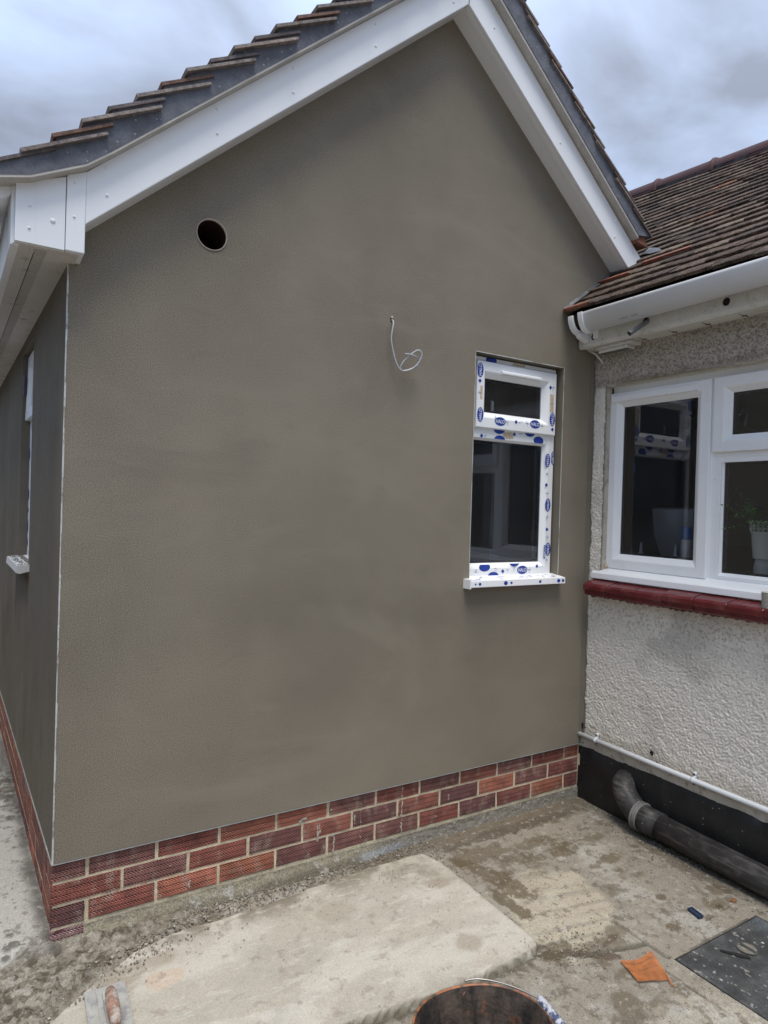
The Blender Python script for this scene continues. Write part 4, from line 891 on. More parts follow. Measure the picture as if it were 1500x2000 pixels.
# wall core: jambs, lintel underside and the parts further along
mb = MB()
mb.box((W + .004, -.088, .90), (W + .10, .03, 2.30)); mb.box((W + .004, -4.0, 2.055), (W + .10, -.088, 2.30)); mb.box((W + .004, -4.0, .25), (W + .10, .03, 1.071)); mb.box((W + .004, -4.0, 1.071), (W + .10, -2.3, 2.055))
o = mb.obj('wall_core', MT['cream'], hs)
mb = MB(); mb.box((W - .004, -4, .27), (W + .003, -1.721, 1.0)); mb.box((W - .004, -4, 2.06), (W + .003, -1.721, 2.27)); mb.box((W - .004, -4, 1.0), (W + .003, -2.301, 2.06)); mb.obj('roughcast_wall', mat('roughcast beyond', (.66, .63, .57), .9, fine=.2, fscale=120, bump=1, bscale=70, bdist=.008, var=.1), hs)
# ragged render smear where the new gable meets the old wall
zz_ = np.arange(.22, 2.38, .012); V = []; F = []
for i, z in enumerate(zz_):
    wv = float(-.010 - .022 * fbm(np.array([z * 20.]), np.array([2.]), 44, 4)[0]); V += [(W - .030, -.0006, z), (W - .008, -.006, z), (W - .004, wv + .004, z), (W + .004, wv, z)]
    if i:
        b = (i - 1) * 4
        for k in range(3): F.append((b + k, b + k + 1, b + 5 + k, b + 4 + k))
obj('render_smear', V, F, MT['reveal'], ext, smooth=True)
# base: smooth cream band, bitumen
yy_ = np.arange(-4, .011, .012); V = []; F = []
for i, y in enumerate(yy_):
    n = float(fbm(np.array([y * 14.]), np.array([1.]), 47, 4)[0]); m2 = float(fbm(np.array([y * 40.]), np.array([5.]), 48, 3)[0])
    V += [(W - .001, y, .275), (W - .010, y, .262 + .004 * m2), (W - .016 - .003 * n, y, .245), (W - .015, y, .190 + .010 * n)]
    if i:
        b = (i - 1) * 4
        for k in range(3): F.append((b + k, b + 4 + k, b + 5 + k, b + k + 1))
obj('plaster_band', V, F, MT['cream'], hs, smooth=True)
V = []; F = []
for i, y in enumerate(yy_):
    n = float(fbm(np.array([y * 14.]), np.array([1.]), 47, 4)[0]); m2 = float(fbm(np.array([y * 60.]), np.array([5.]), 49, 3)[0])
    V += [(W - .010, y, .200 + .012 * n + .007 * m2), (W - .0185, y, .196 + .012 * n + .007 * m2), (W - .0175, y, .12), (W - .020, y, .03), (W - .024, y, -.09)]
    if i:
        b = (i - 1) * 5
        for k in range(4): F.append((b + k, b + 5 + k, b + 6 + k, b + k + 1))
obj('bitumen_base', V, F, MT['bitumen'], hs, smooth=True)
# red sill tiles
q4 = random.Random(9); y = -.050; mb = MB()
while y > -3.0:
    y2 = y - .150; dz = q4.uniform(-.0025, .0025); dx = q4.uniform(-.002, .002)
    pr = [(W + .02, 1.082), (W - .055, 1.066), (W - .082, 1.058), (W - .090, 1.049), (W - .090, 1.026), (W - .080, 1.020), (W - .080, 1.006), (W - .072, .998), (W - .02, .992), (W + .02, .985)]
    if y == -.050: pass
    mb.prism([(a + dx, b + dz) for a, b in pr], y - .0008, y2, lambda a, b, d: (a, d, b)); y = y2
ns = mb.obj('sill_tiles', MT['red_sill'], hs); bevel(ns, .0022, 2, 25)
mb = MB(); y = -.06
while y > -1.2:
    w = q4.uniform(.02, .05); mb.prism([(y, .995), (y - w * q4.uniform(.3, .7), .990 - q4.uniform(0, .006)), (y - w, .995)], W - .045, W - .001, lambda a, b, d: (d, a, b)); y -= w
mb.obj('paint_drips', MT['red_sill'], ns)
# window of the old house
ow = None
h = lambda u, v, d: (W + .05 + d, -u, v)
mb = MB()
ring(mb, (.064, 1.128, 2.30, 2.064), (.10, 1.150, 2.2, 2.01), [(0, .07), (0, .0), (.9, .0), (1, .01), (1, .07)], h)
mb.box((W + .0495, -.676, 1.130), (W + .11, -.622, 2.062)); mb.box((W + .050, -2.2, 1.648), (W + .11, -.66, 1.700)); mb.box((W + .0495, -1.372, 1.130), (W + .11, -1.292, 2.062))
ow = mb.obj('window', MT['upvc'], hs)
sp_ = [(0, .02), (0, -.014), (.035, -.018), (.60, -.018), (.68, -.015), (1, .006), (1, .02)]
def osash(o_, i_, gd, proud=True):
    mb = MB(); ring(mb, o_, i_, sp_ if proud else [(0, .012), (0, -.001), (.5, -.001), (.6, .001), (1, .014), (1, .03)], h); s = mb.obj('sash', MT['upvc'], ow)
    pane('pane', i_, gd, h, ow); spacer(i_, gd + .006, h, ow, .011); return s
s1 = osash((.074, 1.134, .628, 2.020), (.152, 1.209, .552, 1.948), .008)
osash((.641, 1.692, 1.30, 2.020), (.716, 1.766, 1.225, 1.948), .008)
osash((.660, 1.139, 1.315, 1.690), (.683, 1.167, 1.29, 1.650), .016, False)
osash((1.36, 1.134, 2.2, 2.020), (1.43, 1.209, 2.13, 1.948), .008)
mb = MB(); mb.prism([(W + .032, 2.006), (W + .022, 2.003), (W + .022, 1.975), (W + .032, 1.972)], -.098, -.565, lambda a, b, d: (a, d, b)); bevel(mb.obj('trickle_vent', MT['upvc'], ow), .002)
mb = MB(); mb.prism([(W + .10, 1.140), (W + .048, 1.137), (W - .012, 1.116), (W - .022, 1.108), (W - .024, 1.080), (W - .012, 1.077), (W - .010, 1.084), (W + .10, 1.095)], -.040, -2.28, lambda a, b, d: (a, d, b))
oc = mb.obj('window_cill', MT['upvc'], ow); bevel(oc, .002, 2, 25)
mb = MB(); mb.box((W + .030, -2.3, 2.050), (W + .052, -.068, 2.075)); mb.box((W + .038, -.088, 1.13), (W + .052, -.066, 2.06)); mb.obj('sealant_strip', MT['fascia_old'], ow)
mb = MB(); 
for (y, z) in [(-.085, 1.135), (-.07, 1.12), (-.06, 1.10), (-.09, 1.145), (-.05, 1.09), (-.078, 1.16), (-.076, 1.2), (-.074, 1.25)]:
    n = 8; V = [(W + .03 + .008 * math.sin(k), y + .014 * math.cos(2 * math.pi * k / n), z + .012 * math.sin(2 * math.pi * k / n)) for k in range(n)] + [(W + .012, y, z)]; mb.add(V, [((k + 1) % n, k, n) for k in range(n)])
mb.obj('sealant_blob', MT['film_tan'], ow, smooth=True, split=True)
# interior
mb = MB(); x0, x1, y0, y1, z0, z1 = W + .101, W + 3.2, -3.2, 1.4, .2, 2.35
V = [(x0, y0, z0), (x1, y0, z0), (x1, y1, z0), (x0, y1, z0), (x0, y0, z1), (x1, y0, z1), (x1, y1, z1), (x0, y1, z1)]
mb.add(V, [(0, 1, 2, 3)], mi=1); mb.add(V, [(4, 7, 6, 5)], mi=2); mb.add(V, [(1, 5, 6, 2)], mi=0); mb.add(V, [(2, 6, 7, 3)], mi=1); mb.add(V, [(0, 4, 5, 1)], mi=1)
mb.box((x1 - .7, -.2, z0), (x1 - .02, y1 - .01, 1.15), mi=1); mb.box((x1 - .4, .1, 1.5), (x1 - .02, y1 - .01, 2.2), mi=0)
mb.box((W + .101, -3.0, 1.10), (W + .30, .1, 1.135), mi=1)
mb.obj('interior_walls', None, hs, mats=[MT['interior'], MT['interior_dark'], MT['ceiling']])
# fascia, soffit, holes
FXo = W - .130
mb = MB(); mb.prism([(FXo, 2.370), (FXo, 2.252), (FXo + .004, 2.242), (FXo + .012, 2.236), (FXo + .022, 2.236), (FXo + .022, 2.370)], -4.0, -.010, lambda a, b, d: (a, d, b))
fo = mb.obj('fascia', MT['fascia_old'], hs, smooth=False)
mb = MB(); mb.box((FXo + .02, -4, 2.240), (W + .05, -.015, 2.248)); so_ = mb.obj('soffit', MT['fascia_old'], hs)
mb = MB()
for y in np.arange(-.33, -3, -.16): mb.box((FXo + .045, y, 2.2385), (W, y + .0018, 2.2398)); mb.box((FXo + .085, y - .01, 2.2383), (FXo + .094, y + .012, 2.2397))
mb.obj('soffit_joint', MT['gasket'], so_)
mb = MB()
for (y, z, ry, rz) in [(-.784, 2.286, .016, .017), (-.102, 2.283, .013, .017), (-.404, 2.292, .017, .017), (-.16, 2.262, .002, .002)]:
    mb.add([(FXo - .0008, a, b) for a, b in circ(y, z, ry, 16, rz)], [tuple(range(16))])
mb.obj('fascia_hole', MT['dark'], fo, split=True)
mb = MB(); mb.prism([(FXo + .035, -.09), (W - .02, -.09), (W - .02, -.30), (FXo + .035, -.30)], 2.222, 2.239, lambda a, b, d: (a, b, d)); mb.prism([(FXo + .042, -.10), (W - .03, -.10), (W - .03, -.27), (FXo + .042, -.27)], 2.206, 2.221, lambda a, b, d: (a, b, d))
bevel(mb.obj('soffit_vent', MT['fascia_old'], so_), .003)
mb = MB()
for k in range(16): mb.box((FXo + .05, -.262 + k * .010, 2.2045), (W - .04, -.258 + k * .010, 2.2058))
mb.obj('vent_grille', MT['gasket'], so_)
# gutter
gm = MB(); halfpipe(gm, FXo - .062, 2.376, .058, .086, -4.0, -.135, n=20)
gg = gm.obj('gutter', MT['gutter'], hs, smooth=True)
gm = MB(); halfpipe(gm, FXo - .062, 2.378, .064, .093, -.136, -.108, .006, n=20); gm.box((FXo - .012, -.136, 2.27), (FXo, -.108, 2.38)); bevel(gm.obj('gutter_union', MT['gutter'], gg), .0015)
gm = MB(); n = 12
arc = [(FXo - .062 + .062 * math.cos(math.pi + math.pi * .97 * i / n), 2.372 + .082 * math.sin(math.pi + math.pi * .97 * i / n)) for i in range(n + 1)]
arc2 = [(FXo - .062 + .050 * math.cos(math.pi + math.pi * .97 * i / n), 2.374 + .068 * math.sin(math.pi + math.pi * .97 * i / n)) for i in range(n + 1)]
gm.prism(arc + arc2[::-1], -.075, -.045, lambda a, b, d: (a, d, b)); gm.prism([(FXo - .001, 2.258), (FXo - .001, 2.372), (FXo - .016, 2.372), (FXo - .016, 2.31), (FXo - .07, 2.292), (FXo - .055, 2.276)], -.075, -.045, lambda a, b, d: (a, d, b))
bevel(gm.obj('gutter_bracket', MT['gutter'], hs), .0025)
gm = MB()   # small stamped marks on the gutter
for k in range(9):
    y = -.335 - k * .0085 - (.02 if k > 4 else 0); th = math.radians(236)
    for j in range(2):
        th2 = th + j * .07
        p = lambda yy, t: (FXo - .062 + .0586 * math.cos(t), yy, 2.376 + .0867 * math.sin(t)); w = .0028 if j else .0034
        gm.add([p(y, th2), p(y - w, th2), p(y - w, th2 + .05), p(y, th2 + .05)], [(0, 1, 2, 3)])
gm.obj('stamped_mark', MT['grey_plastic'], gg)
mb = MB(); mb.box((FXo - .006, -.105, 2.335), (FXo - .001, -.006, 2.385)); mb.box((FXo - .005, -.10, 2.375), (W, -.006, 2.39)); mb.obj('eaves_felt', MT['felt'], hs)

# old roof: courses of single tiles
E0 = np.array([2.252, 2.392]); 
def roofpt(s, y):
    """s = distance up the slope; the ridge dips a little towards the camera"""
    th = math.atan(.75) ; th = th + .030 * (y - .3) * min(s / 2.8, 1)
    return E0[0] + s * math.cos(th), E0[1] + .010 * (y + .5) + s * math.sin(th)
mbt = MB(); q5 = random.Random(31); g = .1015; NC = 24
for c_ in range(NC):
    y = -2.6 + (.0825 if c_ % 2 else 0)
    drift = q5.uniform(-.002, .002)
    while y < 3.2:
        s0 = c_ * g + drift + q5.uniform(-.0025, .0025)
        if not (y > -.13 and roofpt(s0, y)[0] < 2.72 and y > 0):
            lift = .027 + q5.uniform(-.002, .004); tl = q5.uniform(-.002, .002)
            rd = q5.random()
            if rd < .04: c = (.19, .105, .07)
            elif rd < .5: c = (.115, .085, .067)
            elif rd < .8: c = (.088, .068, .058)
            else: c = (.15, .118, .092)
            w_ = q5.uniform(.75, 1.25); c = tuple(a * w_ for a in c)
            y0_, y1_ = y + .0015, y + .1635
            if y0_ < 0 < y1_ and roofpt(s0, 0)[0] < 2.72: y1_ = -.001
            V = []
            # tile with a slightly irregular, rounded front edge: 4 segments across
            n = 4
            for j in range(n + 1):
                yy = y0_ + (y1_ - y0_) * j / n; wob = q5.uniform(-.0025, .0025) - (.002 if j in (0, n) else 0)
                X0, Z0 = roofpt(s0 - .006 + wob * -1, yy); X1, Z1 = roofpt(s0 + .20, yy)
                nx_, nz_ = -.6, .8; lj = lift + tl * (j / n - .5) * 2
                V += [(X0 + nx_ * (lj - .017), yy, Z0 + nz_ * (lj - .017)), (X0 + nx_ * (lj - .003) - .001, yy, Z0 + nz_ * (lj - .003)), (X0 + .6 * 0 + .004 + nx_ * lj, yy, Z0 + .003 + nz_ * lj), (X1 + nx_ * .002, yy, Z1 + nz_ * .002)]
            F = []
            for j in range(n):
                b = j * 4
                for k in range(3): F.append((b + k, b + 4 + k, b + 5 + k, b + k + 1))
            F += [(0, 1, 2, 3), (n * 4 + 3, n * 4 + 2, n * 4 + 1, n * 4)]
            mbt.add(V, F, c)
        y += .165
oroof = mbt.obj('roof', MT['old_tile'], hs, usecol=True)
mb = MB(); a0 = roofpt(0, -4); a1 = roofpt(2.40, -4); b0 = roofpt(0, 4); b1 = roofpt(2.40, 4)
mb.add([(a0[0] + .02, -4, a0[1] - .006), (a1[0], -4, a1[1] - .006), (a1[0], 0, roofpt(2.40, 0)[1] - .006), (a0[0] + .02, 0, roofpt(0, 0)[1] - .006)], [(3, 2, 1, 0)])
p1 = roofpt(.6, 0); p2 = roofpt(.6, 4); mb.add([(p1[0], 0, p1[1] - .006), (a1[0], 0, roofpt(2.40, 0)[1] - .006), (a1[0], 4, b1[1] - .006), (p2[0], 4, p2[1] - .006)], [(0, 3, 2, 1)])
mb.add([(a1[0], -4, a1[1]), (a1[0] + 2.2, -4, a1[1] - 1.7), (a1[0] + 2.2, 4, a1[1] - 1.7), (a1[0], 4, b1[1])], [(0, 1, 2, 3)]); mb.obj('roof_deck', MT['felt'], hs)
mb = MB(); y = -3.6; k = 0
while y < 3.6:
    n = 12; V = []; m = n + 1
    for yy, ra in ((y, .090), (y + .025, .102), (y + .05, .090), (y + .445, .086)):
        X0, Z0 = roofpt(2.46, yy)
        V += [(X0 + .02 + ra * math.cos(math.pi * 1.1 * i / n - .15), yy, Z0 - .005 + ra * math.sin(math.pi * 1.1 * i / n - .15)) for i in range(m)]
    F = [(a * m + i, a * m + i + 1, (a + 1) * m + i + 1, (a + 1) * m + i) for a in range(3) for i in range(n)]; F.append(tuple(range(n, -1, -1)))
    mb.add(V, F); y += .45
mb.obj('ridge_tiles', MT['ridge'], hs, smooth=True)
mb = MB(); V = []; F = []
for i, y in enumerate(np.arange(-3.6, 3.6, .03)):
    X0, Z0 = roofpt(2.46, y); X1, Z1 = roofpt(2.385 - .012 * q5.random(), y); V += [(X0 - .070, y, Z0 + .0), (X1, y, Z1 + .022)]
    if i: F.append((2 * i - 2, 2 * i - 1, 2 * i + 1, 2 * i))
mb.add(V, F); mb.obj('ridge_bedding', MT['felt'], hs)
# terracotta tail edges of newer tiles and leadwork
mb = MB()
def strip(y0, y1, s, w=.020, off=.032):
    n = 5; 
    for j in range(n):
        ya_, yb_ = y0 + (y1 - y0) * j / n, y0 + (y1 - y0) * (j + 1) / n; V = []
        for yy in (ya_, yb_):
            X0, Z0 = roofpt(s - .010, yy); X1, Z1 = roofpt(s + w, yy); V += [(X0 - .6 * .018, yy, Z0 + .8 * .018), (X0 - .6 * off - .002, yy, Z0 + .8 * off), (X1 - .6 * off, yy, Z1 + .8 * off)]
        mb.add(V, [(0, 3, 4, 1), (1, 4, 5, 2)])
strip(-.01, -.17, .0, .016, .032); strip(-.01, -.20, .305, .018, .0335); strip(-.21, -.47, .407, .018, .0335)
mb.obj('terracotta_tails', MT['terracotta'], hs)
mb = MB(); V = []; F = []
for i, s in enumerate(np.linspace(-.01, .42, 22)):
    X0, Z0 = roofpt(s, 0); X0 = float(X0); jx = q5.uniform(-.002, .002)
    V += [(X0 - .006, -.003, Z0 + .038 + jx), (X0 - .004, -.008, Z0 + .034), (X0 - .006, -.012 + jx, Z0 + .030), (X0 - .004, -.032 + jx * 3, Z0 + .030)]
    if i:
        b = (i - 1) * 4
        for k in range(3): F.append((b + k, b + k + 1, b + 5 + k, b + 4 + k))
mb.add(V, F)
A = roofpt(.50, -.155); B = roofpt(.56, -.38); Cc = roofpt(.66, -.15); D = roofpt(.60, .05)
zl = lambda x: 2.392 + .75 * (x - 2.252) + .040
mb.add([(x, y, zl(x) + e_) for x, y, e_ in ((2.70, -.10, .004), (2.676, -.16, .0), (2.664, -.24, -.002), (2.71, -.19, .002), (2.75, -.10, .012))], [(0, 1, 2, 3, 4)])
mb.obj('lead_flashing', MT['lead'], hs)

fn = empty('shading_fence', (-1.35, 2.5, -.06), 'weathered brown close-boarded fence added out of view beyond the side path to shade the side wall', 'fence')  # unseen fence, added to keep light off the side wall
MT['fence'] = mat('shading fence wood', (.13, .095, .065), .9, var=.3, vscale=3, stretch=(6, 6, .6), fine=.2)
for i in range(5):
    y0 = -1.6 + 1.85 * i; mb = MB()
    for k in range(17): yy = y0 + .02 + k * .103; mb.box((-1.365 + (k % 2) * .006, yy, .0), (-1.350 + (k % 2) * .006, yy + .108, 1.80))
    mb.obj('shading_fence_panel', MT['fence'], fn); mb = MB(); mb.box((-1.40, y0 - .07, -.06), (-1.31, y0 + .015, 1.87)); mb.obj('shading_fence_post', MT['fence'], fn)
# ================================================================== LOOSE THINGS
# soil pipe
sp = empty('soil_pipe', (2.40, -.4, -.06), 'black plastic soil pipe lying along the black painted base of the wall', 'drain pipe')
mb = MB(); mb.tube([(2.408, -.50, .012), (2.404, -1.0, .000), (2.398, -1.6, -.012), (2.39, -2.3, -.02)], .055, 28); mb.obj('pipe', MT['pipe'], sp, smooth=True)
mb = MB(); mb.tube([(2.408, -.405, .018), (2.408, -.515, .012)], .0605, 28); mb.obj('socket', MT['pipe'], sp, smooth=True)
mb = MB(); mb.tube(spline([(2.408, -.42, .018), (2.409, -.392, .026), (2.412, -.352, .056), (2.418, -.318, .086), (2.434, -.296, .108), (2.465, -.284, .122), (2.50, -.28, .128)], 6), [.055] * 37, 28); mb.obj('elbow', MT['pipe'], sp, smooth=True)
mb = MB()
for (y, w, rr) in ((-.398, .008, .0665), (-.409, .010, .064), (-.422, .007, .0672)): mb.tube([(2.408, y, .018), (2.408, y - w, .0175)], rr, 28)
mb.obj('collar', MT['pipe_dusty'], sp, smooth=True)
mb = MB(); mb.tube([(2.408, -.512, .0125), (2.408, -.516, .012)], .0618, 28); mb.obj('collar', MT['pipe'], sp, smooth=True)
# conduit
cd = empty('conduit_pipe', (W - .03, -.5, .26), 'thin white plastic conduit pipe clipped along the foot of the roughcast wall', 'pipe')
mb = MB(); mb.tube([(W - .026, .0, .268), (W - .028, -.5, .262), (W - .028, -1.2, .256), (W - .028, -3.5, .25)], .0115, 14); mb.obj('pipe', MT['conduit'], cd, smooth=True)
for y in (-.108, -.642, -1.3):
    z = .268 - .010 * -y; mb = MB(); mb.tube([(W - .028, y + .006, z), (W - .028, y - .006, z)], .0135, 14)
    mb.box((W - .022, y - .006, z - .022), (W - .010, y + .006, z + .026)); mb.tube([(W - .022, y, z + .026), (W - .008, y, z + .026)], .0085, 12); mb.tube([(W - .022, y, z - .018), (W - .008, y, z - .018)], .006, 12)
    c = mb.obj('pipe_clip', MT['conduit'], cd, smooth=True); mb = MB(); mb.tube([(W - .0225, y, z + .027), (W - .023, y, z + .027)], .003, 8); mb.obj('screw', MT['pipe_dusty'], c)
# holes in the roughcast
mb = MB()
for (y, z, a, b) in [(-.424, .305, .010, .012), (-.455, .272, .006, .004), (-.012, .27, .012, .010), (-.02, .235, .010, .014), (-.012, .31, .007, .018)]:
    mb.add([(W - .0165, u + a * .2 * math.sin(v * 400), v) for u, v in circ(y, z, a, 14, b)], [tuple(range(13, -1, -1))])
mb.obj('wall_hole', MT['dark'], hs, split=True)
# overflow pipe stub
mb = MB(); a = Vector((W - .10, -.418, 2.310)); b = Vector((2.247, -.392, 2.222)); d = (b - a).normalized()
mb.tube([a, b], .0108, 16, cap=False); mb.tube([b, b - d * .05], .0092, 16, cap=False)
op = mb.obj('overflow_pipe', MT['grey_plastic'], base=(W - .13, -.40, 2.29), smooth=True, label='short grey plastic overflow pipe poking out of a hole in the fascia', cat='pipe')
mb = MB(); e1 = b - d * .02; mb.tube([e1, e1 - d * .001], .0095, 16); mb.obj('pipe_bore', MT['dark'], op)
# stick
mb = MB(); mb.tube([(W - .055, .006, 2.250), (W - .030, -.030, 2.225), (W - .005, -.062, 2.178)], .0048, 8); mb.obj('plastic_strip', MT['conduit'], base=(W - .05, 0, 2.25), smooth=True, label='short white plastic strip hanging askew under the gutter end in the corner', cat='plastic strip')
# cable
P = [(1.232, .02, 2.196), (1.231, -.008, 2.192), (1.2285, -.020, 2.175), (1.221, -.024, 2.142), (1.218, -.024, 2.107), (1.228, -.026, 2.058), (1.243, -.03, 2.011), (1.261, -.034, 1.986), (1.282, -.04, 1.982), (1.312, -.05, 1.995), (1.337, -.06, 2.024), (1.346, -.065, 2.058), (1.331, -.06, 2.072), (1.305, -.05, 2.055), (1.276, -.036, 2.023), (1.266, -.028, 1.998), (1.275, -.022, 1.985), (1.316, -.02, 1.996), (1.350, -.03, 2.015), (1.354, -.04, 2.030), (1.332, -.05, 2.045), (1.297, -.05, 2.051), (1.274, -.045, 2.051)]
mb = MB(); mb.tube(spline(P, 6), .0031, 8)
cb = mb.obj('electric_cable', MT['cable'], base=(1.23, 0, 2.19), smooth=True, label='thin grey electric cable curling out of a hole in the rendered gable', cat='cable')
mb = MB(); mb.add([(u, -.0006, v) for u, v in circ(1.231, 2.196, .007, 12, .010)], [tuple(range(11, -1, -1))]); mb.obj('cable_hole', MT['dark'], ext)
mb = MB(); mb.add([(u + .002, -.0012, v) for u, v in circ(1.231, 2.208, .005, 9, .006)], [tuple(range(8, -1, -1))]); mb.obj('pale_plug', MT['film_tan'], ext)
# manhole cover
mh = empty('manhole_cover', (2.015, -1.31, -.06), 'dark cast iron manhole cover let into the concrete, speckled with mortar', 'manhole cover')
xs2 = np.arange(1.776, 2.259, .004); ys2 = np.arange(-1.592, -1.034, .004); XX, YY = np.meshgrid(xs2, ys2)
zc_ = np.full(XX.shape, -.064) + .0012 * (fbm(XX * 12, YY * 12, 5, 3) - .5)
px = np.mod(XX - 1.776, .032) - .016; py = np.mod(YY + 1.592 + .016 * (np.floor((XX - 1.776) / .032) % 2), .032) - .016
st_ = sst(.0065, .0035, np.hypot(px * 1.6, py)); zc_ = zc_ + .0022 * st_
cc = np.empty(XX.shape + (3,)); cc[...] = (.048, .049, .050); nn = fbm(XX * 7, YY * 7, 8, 4); cc = mixc(cc, (.085, .09, .092), sst(.5, .65, nn) * .8); cc = mixc(cc, (.035, .033, .03), st_ * .7); cc = mixc(cc, (.17, .20, .22), sst(2.15, 2.24, XX) * .5)
cc = mixc(cc, (.40, .38, .34), sst(.73, .78, fbm(XX * 60, YY * 60, 12, 3)) * .7)
idx = np.arange(XX.size).reshape(XX.shape); F = np.stack([idx[:-1, :-1], idx[:-1, 1:], idx[1:, 1:], idx[1:, :-1]], -1).reshape(-1, 4)
obj('lid', np.stack([XX, YY, zc_], -1), F, MT['iron'], mh, smooth=True, col=cc.reshape(-1, 3))
mb = MB(); ring(mb, (1.766, -1.606, 2.270, -1.022), (1.773, -1.598, 2.262, -1.030), [(0, -.10), (0, -.0655), (1, -.0655), (1, -.10)], lambda u, v, d: (u, v, d), c=(.12, .11, .09)); mb.box((1.77, -1.6, -.10), (2.265, -1.026, -.085), c=(.02, .02, .02)); mb.obj('frame', MT['iron'], mh, usecol=True)
# the lifting key recess and slot, on the lid
def disc(cx, cy, rx, ry, z, n=24, rot=0): return [(cx + rx * math.cos(t) * math.cos(rot) - ry * math.sin(t) * math.sin(rot), cy + rx * math.cos(t) * math.sin(rot) + ry * math.sin(t) * math.cos(rot), z) for t in [2 * math.pi * i / n for i in range(n)]]
mb = MB(); V = disc(2.042, -1.122, .036, .036, -.0605) + disc(2.042, -1.122, .030, .030, -.0605); mb.add(V, [(i, (i + 1) % 24, 24 + (i + 1) % 24, 24 + i) for i in range(24)], c=(.06, .06, .06)); mb.box((2.036, -1.150, -.062), (2.050, -1.094, -.0598), c=(.05, .05, .05)); mb.obj('key_recess', MT['iron'], mh, usecol=True)
mb = MB(); mb.add(disc(2.042, -1.122, .0295, .0295, -.0611), [tuple(range(24))]); mb.obj('grit_in_recess', MT['soil'], mh)
mb = MB(); mb.add([(1.945, -1.085, -.0608), (1.952, -1.079, -.0608), (1.985, -1.118, -.0608), (2.006, -1.150, -.0608), (1.998, -1.160, -.0608), (1.978, -1.140, -.0608)], [tuple(range(5, -1, -1))]); mb.obj('slot', MT['dark'], mh)
# orange mesh offcut
def mpos(u, v):
    a = np.array([1.600, -.952]); b = np.array([1.728, -.975]); c = np.array([1.662, -1.085]); d = np.array([1.570, -1.045])
    p = (1 - u) * (1 - v) * a + u * (1 - v) * b + u * v * c + (1 - u) * v * d
    p = p + np.array([-.25, -1]) * -.0 * u + np.array([-.010, -.012]) * math.sin(math.pi * u) * (1 - v)
    return (float(p[0]), float(p[1]), -.059 + .007 * math.sin(math.pi * v) * u + .004 * u * (1 - v) * u + .003 * (1 - u) * (1 - u) * v + .0015 * math.sin(9 * u + 4 * v))
mb = MB(); N1 = 24
for i in range(N1 + 1):
    for swp in (0, 1):
        if swp and i in (5, 13): continue
        pts = [mpos(*((i / N1, j / 10) if not swp else (j / 10, i / N1))) for j in range(11)]; w = .0011
        V = []
        for j, p_ in enumerate(pts):
            t = np.array(pts[min(j + 1, 10)]) - np.array(pts[max(j - 1, 0)]); n_ = np.array([-t[1], t[0], 0]); n_ = n_ / np.linalg.norm(n_) * w; V += [tuple(np.array(p_) + n_ + (0, 0, .0006 * swp)), tuple(np.array(p_) - n_ + (0, 0, .0006 * swp))]
        mb.add(V, [(2 * j, 2 * j + 1, 2 * j + 3, 2 * j + 2) for j in range(10)])
e0 = mpos(1, 1); mb.tube([mpos(1, .55), (e0[0] + .004, e0[1], -.056), (1.652, -1.112, -.061)], .0013, 6); mb.tube([mpos(1, .6), (1.665, -1.08, -.054), (1.648, -1.108, -.058)], .0011, 6)
mo = mb.obj('mesh_offcut', MT['orange_mesh'], base=(1.65, -1.02, -.06), label='square offcut of bright orange render mesh lying on the concrete', cat='mesh')
# blue packer
mb = MB(); a = math.atan2(-.052, -.012)
def rp(cx, cy, t): return lambda x, y, z: (cx + x * math.cos(t) - y * math.sin(t), cy + x * math.sin(t) + y * math.cos(t), z)
R1 = rp(2.066, -.914, a)
mb.box((-.028, -.011, -.062), (.028, .011, -.058), f=R1); mb.box((-.028, -.0112, -.058), (.028, -.008, -.054), f=R1); mb.box((-.028, .008, -.058), (.028, .0112, -.054), f=R1); mb.box((-.0285, -.008, -.058), (-.024, .008, -.055), f=R1); mb.box((.024, -.008, -.058), (.0285, .008, -.055), f=R1)
mb.obj('plastic_packer', MT['blue_plastic'], base=(2.066, -.914, -.06), label='small dark blue plastic glazing packer on the concrete near the manhole', cat='packer')
# dead leaves / flat stones
q6 = random.Random(17)
for (x, y, s, lab, col) in [(2.275, -.935, .014, 'rusty brown dead leaf lying beside the soil pipe', (.24, .10, .04))]:
    n = 14; pts = [(x + s * (1 + .25 * math.sin(5 * t)) * math.cos(t) * 1.3, y + s * .55 * (1 + .25 * math.sin(3 * t)) * math.sin(t)) for t in [2 * math.pi * i / n for i in range(n)]]
    V = [(a_, b_, -.060 + .0025 * math.sin(7 * a_ * 30)) for a_, b_ in pts] + [(x, y, -.053)] + [(a_, b_, -.064) for a_, b_ in pts]
    obj('dead_leaf' if col else 'mortar_flake', V, [(i, (i + 1) % n, n) for i in range(n)] + [(i, n + 1 + i, n + 1 + (i + 1) % n, (i + 1) % n) for i in range(n)], MT['leafbrown'] if col else MT['footing'], base=(x, y, -.06), label=lab, cat='leaf' if col else 'mortar flake', col=[(.14, .12, .09)] * (2 * n + 1))
